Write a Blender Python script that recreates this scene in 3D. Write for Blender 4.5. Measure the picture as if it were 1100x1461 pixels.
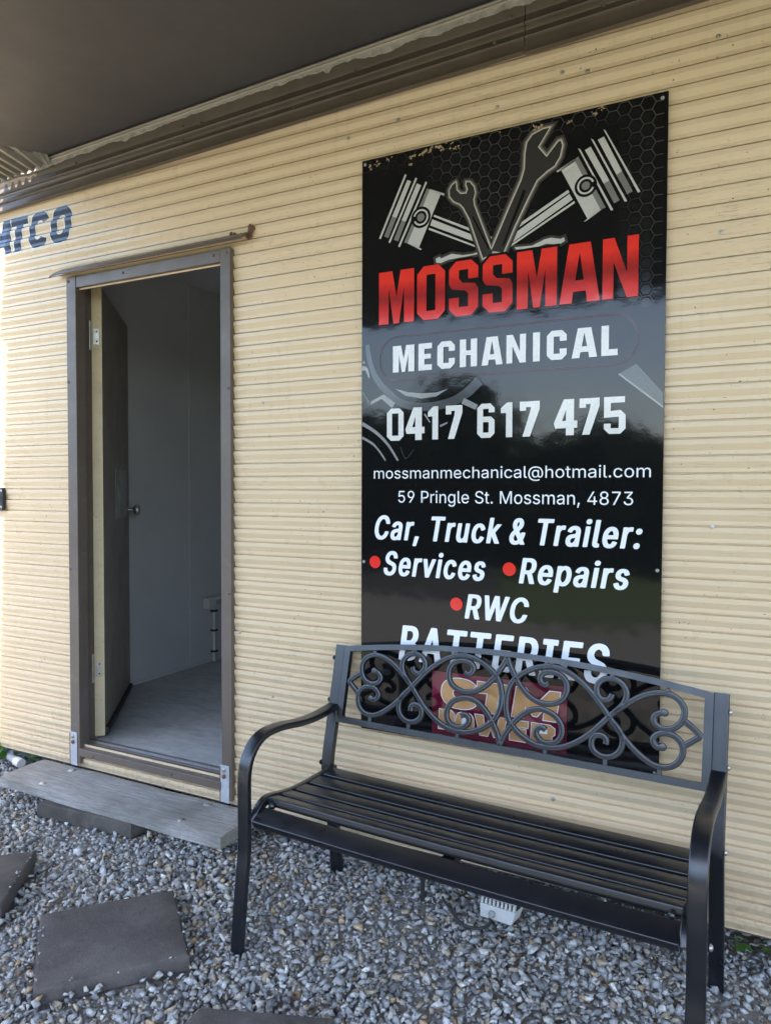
import bpy, bmesh, math, random
import numpy as np
from math import radians, sin, cos, pi, sqrt
from mathutils import Vector, Matrix
from mathutils.geometry import tessellate_polygon

for o in list(bpy.data.objects): bpy.data.objects.remove(o)
S = bpy.context.scene
C = S.collection
random.seed(7)
rng = np.random.default_rng(11)

# ------------------------------------------------------------------ camera
def camera():
    yaw, pitch, roll = radians(27.046), radians(-1.704), radians(0.179)
    f = Vector((-sin(yaw)*cos(pitch), cos(yaw)*cos(pitch), sin(pitch)))
    r = Vector((cos(yaw), sin(yaw), 0)); u = r.cross(f)
    r2 = cos(roll)*r + sin(roll)*u; u2 = cos(roll)*u - sin(roll)*r
    cd = bpy.data.cameras.new('camera'); cam = bpy.data.objects.new('camera', cd); C.objects.link(cam)
    cd.sensor_fit = 'HORIZONTAL'; cd.sensor_width = 36.0; cd.lens = 36.0*1037/1100
    cd.clip_start = 0.05; cd.clip_end = 1500
    M = Matrix((r2, u2, -f)).transposed().to_4x4(); M.translation = Vector((0, -2.233, 1.331))
    cam.matrix_world = M
    S.camera = cam
camera()

# ------------------------------------------------------------------ light
SUN_EL = radians(58)
SUN_DX = -0.054                       # sideways drift of the light per metre it falls
w = bpy.data.worlds.new('World'); S.world = w; w.use_nodes = True
nt = w.node_tree; nt.nodes.clear()
sky = nt.nodes.new('ShaderNodeTexSky'); sky.sky_type = 'NISHITA'; sky.sun_disc = False
sky.sun_elevation = SUN_EL; sky.sun_rotation = pi - 0.09
sky.air_density = 1.0; sky.dust_density = 1.2; sky.ozone_density = 1.0
bg = nt.nodes.new('ShaderNodeBackground'); bg.inputs[1].default_value = 0.15
wo = nt.nodes.new('ShaderNodeOutputWorld')
nt.links.new(sky.outputs[0], bg.inputs[0]); nt.links.new(bg.outputs[0], wo.inputs[0])
sl = bpy.data.lights.new('sun', 'SUN'); sl.energy = 3.6; sl.angle = radians(0.53); sl.color = (1.0, .95, .87)
sun = bpy.data.objects.new('sun', sl); C.objects.link(sun)
d = Vector((SUN_DX*math.tan(SUN_EL), 1.0, -math.tan(SUN_EL))).normalized()
sun.rotation_euler = d.to_track_quat('-Z', 'Y').to_euler(); sun.location = (0, -8, 12)
S.view_settings.view_transform = 'Standard'; S.view_settings.look = 'None'
S.view_settings.exposure = 2.55; S.view_settings.gamma = 1.0
try:
    S.cycles.max_bounces = 10; S.cycles.diffuse_bounces = 6; S.cycles.glossy_bounces = 4
    S.cycles.use_denoising = True
    S.cycles.caustics_reflective = False; S.cycles.caustics_refractive = False
except Exception: pass

# ------------------------------------------------------------------ materials
def srgb(r, g, b):
    f = lambda c: c/12.92 if c <= .04045 else ((c+.055)/1.055)**2.4
    return (f(r/255), f(g/255), f(b/255), 1)
def lin(r, g, b): return (r, g, b, 1)
class NT:
    def __init__(s, name):
        s.m = bpy.data.materials.new(name); s.m.use_nodes = True
        s.t = s.m.node_tree; s.b = s.t.nodes['Principled BSDF']
    def n(s, typ, **k):
        x = s.t.nodes.new(typ)
        for a, v in k.items():
            if hasattr(x, a) and a not in ('inputs',): setattr(x, a, v)
        return x
    def l(s, a, b): s.t.links.new(a, b)
    def coord(s, scale=(1, 1, 1), rot=(0, 0, 0), kind='Object', loc=(0, 0, 0)):
        tc = s.n('ShaderNodeTexCoord'); mp = s.n('ShaderNodeMapping')
        mp.inputs['Scale'].default_value = scale; mp.inputs['Rotation'].default_value = rot; mp.inputs['Location'].default_value = loc
        s.l(tc.outputs[kind], mp.inputs[0]); return mp.outputs[0]
    def noise(s, vec, scale, detail=4, rough=.55, dist=0):
        x = s.n('ShaderNodeTexNoise'); s.l(vec, x.inputs['Vector'])
        x.inputs['Scale'].default_value = scale; x.inputs['Detail'].default_value = detail
        x.inputs['Roughness'].default_value = rough; x.inputs['Distortion'].default_value = dist
        return x.outputs['Fac']
    def ramp(s, fac, stops, interp='LINEAR'):
        x = s.n('ShaderNodeValToRGB'); x.color_ramp.interpolation = interp
        el = x.color_ramp.elements
        while len(el) < len(stops): el.new(.5)
        for e, (p, c) in zip(el, stops):
            e.position = p; e.color = c if len(c) == 4 else (*c, 1)
        s.l(fac, x.inputs[0]); return x.outputs[0]
    def mix(s, fac, a, b, mode='MIX'):
        x = s.n('ShaderNodeMix'); x.data_type = 'RGBA'; x.blend_type = mode
        for i, v in ((0, fac), (6, a), (7, b)):
            if hasattr(v, 'links'): s.l(v, x.inputs[i])
            else: x.inputs[i].default_value = v
        return x.outputs[2]
    def math(s, op, a, b=0.0):
        x = s.n('ShaderNodeMath'); x.operation = op
        for i, v in ((0, a), (1, b)):
            if hasattr(v, 'links'): s.l(v, x.inputs[i])
            else: x.inputs[i].default_value = v
        return x.outputs[0]
    def bump(s, h, strength=.3, dist=.002, normal=None):
        x = s.n('ShaderNodeBump'); x.inputs['Strength'].default_value = strength; x.inputs['Distance'].default_value = dist
        s.l(h, x.inputs['Height'])
        if normal is not None: s.l(normal, x.inputs['Normal'])
        s.l(x.outputs[0], s.b.inputs['Normal']); return x.outputs[0]
    def set(s, col=None, rough=None, metal=None, spec=None):
        for k, v in (('Base Color', col), ('Roughness', rough), ('Metallic', metal), ('Specular IOR Level', spec)):
            if v is None: continue
            if hasattr(v, 'links'): s.l(v, s.b.inputs[k])
            else: s.b.inputs[k].default_value = v
        return s.m
G0, G1 = (0, 0, 0, 1), (1, 1, 1, 1)

def paint(name, col, rough=.4, var=.12, scale=6, grime=None, bump=.08, spec=.5, metal=0.0, chips=None):
    """a painted metal surface: slightly uneven colour, dust and fine texture"""
    s = NT(name); v = s.coord()
    n1 = s.noise(v, scale, 5, .6)
    dark = tuple(c*(1-var) for c in col[:3])+(1,); lite = tuple(min(1, c*(1+var)) for c in col[:3])+(1,)
    c = s.ramp(n1, [(.3, dark), (.7, lite)])
    if grime:
        n2 = s.noise(v, scale*5, 8, .7, .6)
        c = s.mix(s.ramp(n2, [(.56, G0), (.72, (.6, .6, .6, 1))]), c, grime)
    if chips:
        n4 = s.noise(v, 55, 3, .6, .3)
        c = s.mix(s.ramp(n4, [(.71, G0), (.73, G1)]), c, chips)
    r = s.ramp(s.noise(v, scale*3, 5, .6), [(.3, (rough*.8,)*3), (.7, (min(1, rough*1.25),)*3)])
    if bump: s.bump(s.noise(v, 420, 2), bump, .0008)
    return s.set(c, r, metal, spec)

def wall_mat():
    s = NT('cream_ribbed_sheet'); v = s.coord()
    vx = s.coord(scale=(.35, 1, 1))
    base = s.ramp(s.noise(vx, 3.0, 5, .6), [(.3, lin(.68, .520, .325)), (.7, lin(.735, .572, .37))])
    # blotchy chalking
    base = s.mix(s.ramp(s.noise(v, 14, 6, .65), [(.5, G0), (.8, (.35,)*3)]), base, lin(.73, .59, .425))
    # grey scuff along the crests, patchy
    wv = s.coord(scale=(.5, 1, 9))
    scf = s.math('MULTIPLY', s.ramp(s.noise(wv, 36, 6, .75, .5), [(.55, G0), (.62, G1)]), s.ramp(s.noise(v, 1.7, 3, .5), [(.46, G0), (.60, (.6,)*3)]))
    base = s.mix(scf, base, lin(.30, .27, .22))
    # mud splash near the ground
    sep = s.n('ShaderNodeSeparateXYZ'); s.l(v, sep.inputs[0])
    low = s.ramp(sep.outputs['Z'], [(.10, (.5,)*3), (.30, G0)])
    base = s.mix(s.math('MULTIPLY', low, s.ramp(s.noise(v, 46, 7, .75), [(.46, G0), (.66, G1)])), base, lin(.27, .22, .15))
    # faint runs down the sheets
    rv = s.coord(scale=(9, 1, .35))
    base = s.mix(s.math('MULTIPLY', s.ramp(s.noise(rv, 4, 5, .6), [(.55, G0), (.75, (.32,)*3)]), s.ramp(s.noise(v, 1.3, 2, .5), [(.45, G0), (.6, G1)])), base, lin(.40, .33, .22))
    # rusty or dirty specks
    sp = s.math('MULTIPLY', s.ramp(s.noise(v, 95, 2, .5), [(.715, G0), (.735, G1)]), s.ramp(s.noise(v, 5, 2, .5), [(.46, G0), (.56, G1)]))
    base = s.mix(sp, base, lin(.13, .075, .04))
    s.bump(s.noise(vx, 30, 4, .6), .06, .002)
    r = s.ramp(s.noise(v, 9, 4), [(.3, (.25,)*3), (.7, (.40,)*3)])
    return s.set(base, r, 0, .5)

def frame_mat():
    return paint('brown_painted_steel', lin(.128, .100, .080), .42, .12, 5, lin(.19, .16, .13), .1)
def fascia_mat():
    s = NT('brown_fascia_sheet'); v = s.coord()
    c = s.ramp(s.noise(v, 7, 5, .6), [(.3, lin(.098, .076, .055)), (.7, lin(.13, .104, .076))])
    c = s.mix(s.ramp(s.noise(v, 70, 3, .6), [(.70, G0), (.74, (.7,)*3)]), c, lin(.22, .19, .15))
    return s.set(c, .4)
def wood_mat():
    s = NT('weathered_timber'); v = s.coord(scale=(1.2, 16, 16))
    g = s.noise(v, 7, 8, .7, .8)
    c = s.ramp(g, [(.28, lin(.15, .135, .12)), (.46, lin(.29, .275, .25)), (.62, lin(.40, .385, .36)), (.8, lin(.52, .51, .49))])
    vv = s.coord()
    c = s.mix(s.ramp(s.noise(vv, 4.5, 4, .6), [(.45, G0), (.7, (.55,)*3)]), c, lin(.15, .145, .12))
    saw = s.n('ShaderNodeTexWave'); saw.bands_direction = 'X'; saw.wave_profile = 'SIN'
    s.l(vv, saw.inputs['Vector']); saw.inputs['Scale'].default_value = 26; saw.inputs['Distortion'].default_value = 5; saw.inputs['Detail'].default_value = 3; saw.inputs['Detail Scale'].default_value = 1.5
    h = s.math('ADD', g, s.math('MULTIPLY', saw.outputs['Fac'], .35))
    s.bump(h, .7, .004)
    return s.set(c, .85, 0, .2)
def concrete_mat(name, a, b):
    s = NT(name); v = s.coord()
    c = s.ramp(s.noise(v, 9, 6, .65), [(.3, a), (.7, b)])
    c = s.mix(s.ramp(s.noise(v, 260, 2, .5), [(.66, G0), (.72, (.65,)*3)]), c, lin(.26, .24, .22))
    c = s.mix(s.ramp(s.noise(v, 5, 6, .7), [(.5, G0), (.7, (.5,)*3)]), c, lin(.17, .15, .13))
    c = s.mix(s.ramp(s.noise(v, 28, 5, .7), [(.58, G0), (.68, (.5,)*3)]), c, lin(.045, .04, .036))
    h = s.math('ADD', s.noise(v, 330, 3, .6), s.math('MULTIPLY', s.noise(v, 60, 3), .8))
    s.bump(h, .9, .003)
    return s.set(c, .88, 0, .25)
def attr_mat(name, rough=.8, noise=None, bump=None, spec=.3, mul=1.0):
    s = NT(name); a = s.n('ShaderNodeAttribute'); a.attribute_name = 'Col'
    c = a.outputs['Color']; v = s.coord()
    if noise: c = s.mix(1.0, c, s.ramp(s.noise(v, noise, 5, .7), [(.25, (.5,)*3), (.75, (1.42,)*3)]), 'MULTIPLY')
    if bump: s.bump(s.noise(v, bump, 4, .7), .5, .002)
    return s.set(c, rough, 0, spec)
def print_mat(name, col, rough=.1, mottle=.0, spec=.5):
    """gloss-laminated print: the film has a faint orange-peel wave"""
    s = NT(name); v = s.coord()
    c = col
    if mottle: c = s.mix(s.ramp(s.noise(v, 160, 3, .7), [(.45, G0), (.7, (mottle,)*3)]), col, tuple(x*.55 for x in col[:3])+(1,))
    h = s.math('ADD', s.math('MULTIPLY', s.noise(v, 9, 2, .4), 1.0), s.math('MULTIPLY', s.noise(v, 130, 2, .5), .05))
    s.bump(h, .16, .006)
    return s.set(c, rough, 0, spec)
def sign_black():
    s = NT('gloss_black_print'); v = s.coord()
    c = lin(.007, .0068, .0072)
    dust = s.math('MULTIPLY', s.ramp(s.noise(v, 210, 3, .7), [(.64, G0), (.70, G1)]), s.ramp(s.noise(v, 6, 3, .5), [(.52, G0), (.68, (.16,)*3)]))
    c = s.mix(dust, c, lin(.20, .19, .175))
    h = s.math('ADD', s.math('MULTIPLY', s.noise(v, 9, 2, .4), 1.0), s.math('MULTIPLY', s.noise(v, 130, 2, .5), .05))
    s.bump(h, .16, .006)
    return s.set(c, s.ramp(s.noise(v, 5, 4, .6), [(.3, (.045,)*3), (.75, (.085,)*3)]), 0, .36)
def red_headline():
    s = NT('red_print'); tc = s.n('ShaderNodeTexCoord'); sp = s.n('ShaderNodeSeparateXYZ'); s.l(tc.outputs['Object'], sp.inputs[0])
    t = s.math('MULTIPLY', s.math('SUBTRACT', sp.outputs['Z'], 1.40), 1/.18)   # printed gradient, local to the lettering
    n = s.noise(s.coord(), 60, 4, .6)
    t = s.math('ADD', t, s.math('MULTIPLY', s.math('SUBTRACT', n, .5), .16))
    c = s.ramp(t, [(.0, lin(.78, .034, .02)), (.25, lin(.62, .024, .016)), (.47, lin(.30, .014, .013)), (.62, lin(.50, .02, .015)), (.8, lin(.80, .04, .024)), (1, lin(.76, .034, .02))])
    h = s.noise(s.coord(), 9, 2, .4); s.bump(h, .16, .006)
    return s.set(c, .12)

M = {}
M['cream'] = wall_mat(); M['frame'] = frame_mat(); M['fascia'] = fascia_mat(); M['wood'] = wood_mat()
M['cream_plain'] = paint('cream_door_edge', lin(.60, .48, .29), .45, .08, 8, lin(.32, .26, .18))
M['door_face'] = paint('brown_door_skin', lin(.25, .205, .165), .38, .10, 2, None)
M['galv'] = paint('galvanised_steel', lin(.50, .52, .55), .42, .18, 22, lin(.26, .15, .08), .15, .5, .35)
M['steel'] = paint('zinc_steel', lin(.45, .43, .40), .35, .2, 30, lin(.2, .16, .12), .05, .5, .8)
M['rust'] = paint('rusty_steel', lin(.16, .075, .04), .85, .4, 40, lin(.30, .17, .09), .6)
M['dark'] = paint('dark_rubber', lin(.02, .02, .02), .6, .2, 10)
M['bench'] = paint('black_powder_coat', lin(.004, .0056, .0094), .32, .14, 5, None, .10, .80)
M['awning'] = paint('awning_underside', lin(.077, .073, .071), .55, .10, 1.6, lin(.07, .062, .055), .05, .3)
M['channel'] = paint('aluminium_channel', lin(.42, .38, .30), .45, .15, 9, lin(.2, .17, .13))
M['sealant'] = paint('peeling_white_sealant', lin(.40, .37, .32), .8, .3, 30, lin(.24, .21, .17), .5, .3)
M['pale_sheet'] = paint('pale_roof_sheet', lin(.22, .20, .165), .5, .2, 9, lin(.15, .13, .11))
M['inner'] = paint('interior_panel', lin(.62, .605, .585), .5, .05, 3, None, .04, .4)
M['floor'] = None
M['white_plastic'] = paint('off_white_plastic', lin(.62, .61, .57), .45, .08, 10, lin(.30, .28, .24))
M['pvc'] = paint('grey_pvc', lin(.33, .34, .33), .45, .12, 10, lin(.15, .13, .1))
M['paver'] = concrete_mat('charcoal_paver', lin(.080, .071, .067), lin(.120, .107, .100))
M['paver_old'] = concrete_mat('weathered_paver', lin(.060, .054, .047), lin(.10, .09, .078))
M['navy'] = paint('navy_lettering', lin(.026, .040, .080), .30, .15, 12, lin(.05, .06, .09), .1)
M['white_edge'] = paint('white_lettering_edge', lin(.72, .70, .62), .4, .1, 12)
M['sign'] = sign_black(); M['red'] = red_headline()
M['white_print'] = print_mat('white_print', lin(.86, .87, .88), .12)
M['cream_print'] = print_mat('silver_white_print', lin(.74, .72, .68), .12, .3)
M['bullet'] = print_mat('red_bullet_print', lin(.80, .034, .026), .12)
M['maroon'] = print_mat('maroon_print', lin(.125, .008, .026), .11)
M['maroon_l'] = print_mat('pale_maroon_print', lin(.20, .03, .055), .11)
M['tan_print'] = print_mat('tan_print', lin(.60, .33, .14), .12)
M['silver'] = print_mat('silver_print', lin(.55, .53, .485), .12, .25)
M['grey_print'] = print_mat('grey_print', lin(.20, .19, .17), .12, .25)
M['pewter'] = print_mat('dark_pewter_print', lin(.040, .036, .032), .12, .3)
M['glow1'] = print_mat('printed_halo_pale', lin(.55, .50, .43), .12)
M['glow2'] = print_mat('printed_halo_mid', lin(.17, .15, .125), .12)
M['glow3'] = print_mat('printed_halo_faint', lin(.045, .04, .033), .12)
M['ink'] = print_mat('black_ink', lin(.006, .006, .006), .1)
M['redline'] = print_mat('fine_red_line', lin(.11, .012, .012), .12)
M['wear'] = paint('weathered_backing', lin(.38, .27, .15), .8, .4, 60, lin(.5, .44, .34))
M['hex'] = attr_mat('honeycomb_print', .12, None, None, .5)
M['stone'] = attr_mat('crushed_stone', .9, 120, 200, .15)
M['leaf'] = attr_mat('leaf_green', .5, 60, None, .4)

# ------------------------------------------------------------------ mesh helpers
class MB:
    def __init__(s): s.v = []; s.f = []; s.mi = []
    def add(s, vs, fs, mi=0):
        k = len(s.v); s.v += [tuple(p) for p in vs]; s.f += [tuple(i+k for i in f) for f in fs]; s.mi += [mi]*len(fs); return s
    def box(s, a, b, mi=0, T=None):
        x0, y0, z0 = a; x1, y1, z1 = b
        vs = [Vector(p) for p in ((x0,y0,z0),(x1,y0,z0),(x1,y1,z0),(x0,y1,z0),(x0,y0,z1),(x1,y0,z1),(x1,y1,z1),(x0,y1,z1))]
        if T: vs = [T(p) for p in vs]
        return s.add(vs, [(0,3,2,1),(4,5,6,7),(0,1,5,4),(1,2,6,5),(2,3,7,6),(3,0,4,7)], mi)
    def poly(s, loops, fn, t, mi=0):
        """flat polygon (first loop outer, others holes) in (u,v), mapped by fn(u,v,depth) and given thickness t"""
        loops = [[Vector((p[0], p[1], 0)) for p in lp] for lp in loops]
        flat = [p for lp in loops for p in lp]
        tris = tessellate_polygon(loops)
        n = len(flat)
        fr = [fn(p.x, p.y, 0) for p in flat]; bk = [fn(p.x, p.y, t) for p in flat] if t else []
        fs = []
        for a, b, c in tris:
            ar = (flat[b].x-flat[a].x)*(flat[c].y-flat[a].y)-(flat[b].y-flat[a].y)*(flat[c].x-flat[a].x)
            if ar < 0: b, c = c, b
            fs.append((a, b, c))
            if t: fs.append((a+n, c+n, b+n))
        if t:
            k = 0
            for lp in loops:
                m = len(lp)
                for i in range(m): fs.append((k+i, k+i+n, k+(i+1) % m+n, k+(i+1) % m))
                k += m
        return s.add(fr+bk, fs, mi)
    def sweep(s, path, prof, bi, closed=False, mi=0, taper=None):
        """profile (a across the path in its plane, b along bi) swept along a planar path"""
        path = [Vector(p) for p in path]; bi = Vector(bi).normalized(); n = len(path); m = len(prof); vs = []
        for i, p in enumerate(path):
            if closed: t = path[(i+1) % n]-path[i-1]
            else: t = path[min(i+1, n-1)]-path[max(i-1, 0)]
            t.normalize(); sd = bi.cross(t).normalized()
            k = 1 if taper is None else taper[i]
            vs += [p+sd*(a*k)+bi*(b*k) for a, b in prof]
        fs = []
        for i in range(n if closed else n-1):
            j = (i+1) % n
            for q in range(m):
                r = (q+1) % m; fs.append((i*m+q, i*m+r, j*m+r, j*m+q))
        if not closed: fs += [tuple(range(m))[::-1], tuple((n-1)*m+q for q in range(m))]
        return s.add(vs, fs, mi)
    def tube(s, path, r, k=10, mi=0):
        path = [Vector(p) for p in path]; n = len(path); vs = []; up = None
        for i, p in enumerate(path):
            t = (path[min(i+1, n-1)]-path[max(i-1, 0)]).normalized()
            if up is None: up = t.orthogonal().normalized()
            up = (up-t*up.dot(t)).normalized(); sd = t.cross(up)
            rr = r[i] if isinstance(r, (list, tuple)) else r
            vs += [p+(up*cos(2*pi*q/k)+sd*sin(2*pi*q/k))*rr for q in range(k)]
        fs = [(i*k+q, i*k+(q+1) % k, (i+1)*k+(q+1) % k, (i+1)*k+q) for i in range(n-1) for q in range(k)]
        fs += [tuple(range(k))[::-1], tuple((n-1)*k+q for q in range(k))]
        return s.add(vs, fs, mi)
    def lathe(s, prof, origin, axis, k=16, mi=0):
        """prof: (radius, height) along axis"""
        ax = Vector(axis).normalized(); a = ax.orthogonal().normalized(); b = ax.cross(a); o = Vector(origin); m = len(prof)
        vs = [o+ax*h+(a*cos(2*pi*q/k)+b*sin(2*pi*q/k))*max(r, 1e-5) for r, h in prof for q in range(k)]
        fs = [(i*k+q, i*k+(q+1) % k, (i+1)*k+(q+1) % k, (i+1)*k+q) for i in range(m-1) for q in range(k)]
        fs += [tuple(range(k))[::-1], tuple((m-1)*k+q for q in range(k))]
        return s.add(vs, fs, mi)
    def build(s, name, mats, parent=None, smooth=True, ang=35, bevel=0, seg=2, col=None, fix=True):
        me = bpy.data.meshes.new(name); me.from_pydata(s.v, [], s.f)
        if not isinstance(mats, (list, tuple)): mats = [mats]
        for m in mats: me.materials.append(m)
        me.polygons.foreach_set('material_index', s.mi)
        if fix:
            bm = bmesh.new(); bm.from_mesh(me); bmesh.ops.recalc_face_normals(bm, faces=bm.faces[:]); bm.to_mesh(me); bm.free()
        if smooth:
            me.polygons.foreach_set('use_smooth', [True]*len(me.polygons)); me.set_sharp_from_angle(angle=radians(ang))
        me.update()
        o = bpy.data.objects.new(name, me); C.objects.link(o)
        if parent is not None: o.parent = parent
        if bevel:
            b = o.modifiers.new('bevel', 'BEVEL'); b.width = bevel; b.segments = seg; b.limit_method = 'ANGLE'; b.angle_limit = radians(40); b.harden_normals = True
        return o
def tag(o, label=None, cat=None, group=None, kind=None):
    for k, v in (('label', label), ('category', cat), ('group', group), ('kind', kind)):
        if v: o[k] = v
    return o
def thing(name, loc, label, cat, group=None, rz=0):
    o = bpy.data.objects.new(name, None); C.objects.link(o); o.location = loc; o.rotation_euler = (0, 0, rz)
    o.empty_display_size = .1
    return tag(o, label, cat, group)
def copy_part(o, parent, loc=None):
    c = o.copy(); C.objects.link(c); c.parent = parent
    if loc is not None: c.location = loc
    for ch in [x for x in C.objects if x.parent == o]: copy_part(ch, c)
    return c
def crom(pts, k=6, closed=False):
    """Catmull-Rom through points"""
    P = [np.array(p, float) for p in pts]; n = len(P); out = []
    for i in range(n if closed else n-1):
        g = (lambda j: P[j % n]) if closed else (lambda j: P[max(0, min(n-1, j))])
        p0, p1, p2, p3 = g(i-1), g(i), g(i+1), g(i+2)
        for q in range(k):
            t = q/k; out.append(.5*((2*p1)+(-p0+p2)*t+(2*p0-5*p1+4*p2-p3)*t*t+(-p0+3*p1-3*p2+p3)*t**3))
    if not closed: out.append(P[-1])
    return out
def rrect(w, h, r, k=3):
    pts = []
    for cx, cy, a0 in ((w/2-r, h/2-r, 0), (-w/2+r, h/2-r, 90), (-w/2+r, -h/2+r, 180), (w/2-r, -h/2+r, 270)):
        for q in range(k+1):
            a = radians(a0+90*q/k); pts.append((cx+r*cos(a), cy+r*sin(a)))
    return pts

# ------------------------------------------------------------------ ground
gm = NT('ground_soil'); v = gm.coord()
gc = gm.ramp(gm.noise(v, 40, 6, .7), [(.3, lin(.11, .098, .082)), (.5, lin(.19, .175, .155)), (.7, lin(.30, .285, .265))])
gm.bump(gm.noise(v, 60, 4), .8, .01); gm.set(gc, .9, 0, .2)
mb = MB(); R_ = 600
mb.add([(-R_, -R_, -.016), (R_, -R_, -.016), (R_, R_, -.016), (-R_, R_, -.016)], [(0, 1, 2, 3)])
tag(mb.build('ground', gm.m, smooth=False), kind='structure')
lm_ = NT('mown_grass'); v = lm_.coord()
lm_.set(lm_.ramp(lm_.noise(v, 30, 6, .7), [(.3, lin(.035, .06, .012)), (.7, lin(.09, .13, .03))]), .8, 0, .2)
mb = MB()
mb.poly([[(-2.3, -5.2), (30, -5.0), (40, -40), (-10, -40), (-5.0, -12.5)]], lambda a, b, t: Vector((a, b, -.004)), 0)
tag(mb.build('lawn', lm_.m, smooth=False), kind='structure')

dm_ = paint('dark_ground', lin(.035, .034, .033), .8, .2, 8, lin(.06, .058, .055), .3, .3)  # unseen dark ground sheet, added to darken the sign's reflection on its left
mb = MB(); mb.poly([[(-2.5, -6.2), (-5.2, -12.5), (-10.3, -40), (-60, -40), (-60, -6.2)]], lambda a, b, t: Vector((a, b, -.008)), 0)
tag(mb.build('dark_ground_sheet', dm_, smooth=False), kind='structure')

# ------------------------------------------------------------------ hut
hut = thing('portable_hut', (-1.5, 0, 0), 'long cream ribbed metal site hut with an open brown door', 'building')
H0 = Vector((-1.5, 0, 0))
def HB(mb, name, mats, parent=None, **k):
    o = mb.build(name, mats, None, **k)
    p = parent or hut
    o.parent = p
    if p is hut: o.location = -H0
    return o
PITCH, ZD, DEP = .0498, 2.624, .0064
def prof_pts(z0, z1):
    """(y,z) of the rib profile between two heights, bottom to top"""
    pts = []
    k0 = math.floor((z0-ZD)/PITCH)-1
    for k in range(k0, k0+int((z1-z0)/PITCH)+5):
        b = ZD+k*PITCH                    # ledge with its dark joint; going up: joint, pan, sloping face looking down, crest
        pts += [(0, b-.0012), (.0008, b+.0002), (DEP+.006, b+.0022), (DEP+.006, b+.0056), (DEP, b+.0060), (DEP, b+.0180), (DEP-.0008, b+.0194), (.0008, b+.0338), (0, b+.0354)]
    ys = [p[0] for p in pts]; zs = [p[1] for p in pts]
    Y = lambda z: float(np.interp(z, zs, ys))
    out = [(Y(z0), z0)]+[p for p in pts if z0+1e-4 < p[1] < z1-1e-4]+[(Y(z1), z1)]
    return out, Y
WB = .097
DX0, DX1 = -2.668, -1.822                # cut-out behind the door frame
def strip(mb, x0, x1, z0, z1):
    pts, _ = prof_pts(z0, z1); n = len(pts)
    nx = max(1, int((x1-x0)/.35))
    xs = np.linspace(x0, x1, nx+1)
    vs = []
    for i, x in enumerate(xs):
        for y, z in pts:
            vs.append((x, y+.0009*sin(x*2.1+1.3)*sin(z*1.7), z))
    fs = [(i*n+j, (i+1)*n+j, (i+1)*n+j+1, i*n+j+1) for i in range(nx) for j in range(n-1)]
    mb.add(vs, fs)
mb = MB()
strip(mb, -6.0, DX0, WB, 2.86); strip(mb, DX1, 2.6, WB, 2.86)
strip(mb, DX0, DX1, 2.20, 2.86); strip(mb, DX0, DX1, WB, .20)
HB(mb, 'wall', M['cream'], ang=16, fix=False)
_, RIB_Y = prof_pts(0, 3)
# bottom lip turned under, hut body behind
mb = MB(); mb.box((-6, .012, .09), (2.6, .06, WB-.002)); HB(mb, 'bottom_rail', M['frame'])
# fascia along the roof edge (falls gently to the left)
def fz(x): return 2.606+.0277*(x+3.12)
def ft(x): return 2.778+.032*(x+2.807)
fp = [(-.012, 0), (-.030, .004), (-.032, .010), (-.0285, .016), (-.026, .10*2.6*.1), (-.026, .205), (-.033, .213), (-.036, .235), (-.033, .262), (-.026, .300), (-.026, .36), (-.024, .37), (-.026, .385), (-.026, .455), (-.033, .463), (-.036, .485), (-.033, .512), (-.026, .550), (-.026, .64), (-.024, .65), (-.026, .665), (-.026, .93), (-.030, 1.0)]
fp[4] = (-.026, .035)
mb = MB(); xs = np.linspace(-6, -.655, 30); n = len(fp)
for a, b in ((-6, -.655), (-.652, 2.6)):
    lip = 0 if b < 0 else .004
    xs = np.linspace(a, b, 18)
    vs = [(x, y-lip*.25, fz(x)-(.006 if lip and t < .05 else 0)+t*(ft(x)-fz(x))) for x in xs for y, t in fp]
    mb.add(vs, [(i*n+j, (i+1)*n+j, (i+1)*n+j+1, i*n+j+1) for i in range(17) for j in range(n-1)])
HB(mb, 'fascia', M['fascia'], ang=50, fix=False)
# light channel where the awning meets the hut, and the peeling sealant below it
mb = MB()
cp = [(-.026, -.013), (-.038, -.013), (-.040, -.010), (-.036, -.007), (-.034, -.002), (-.040, .000), (-.040, .0025), (-.026, .0025)]
mb.add([(x, y, ft(x)+z) for x in (-6, 2.6) for y, z in cp], [tuple(range(8)), tuple(range(8, 16))[::-1]]+[(i, (i+1) % 8, (i+1) % 8+8, i+8) for i in range(8)])
HB(mb, 'roof_channel', M['channel'], ang=30)
mb = MB(); r2 = random.Random(3); xs = np.linspace(-3.6, .6, 330); w_ = .012; vs = []
for x in xs:
    w_ = min(.026, max(.003, w_+r2.uniform(-.0042, .0042)+(.009-w_)*.06))
    ww = w_*(.75 if x < -1.9 else 1.0)+(.020*math.exp(-((x+1.36)/.012)**2))+(.012*math.exp(-((x+2.33)/.02)**2))
    vs += [(x, -.0322, ft(x)-.0125), (x, -.0318, ft(x)-.0125-ww), (x, -.0255, ft(x)-.0125-ww-.001)]
mb.add(vs, [(i*3+j, i*3+3+j, i*3+4+j, i*3+1+j) for i in range(329) for j in (0, 1)])
HB(mb, 'sealant_strip', M['sealant'], ang=70, fix=False)
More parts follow.
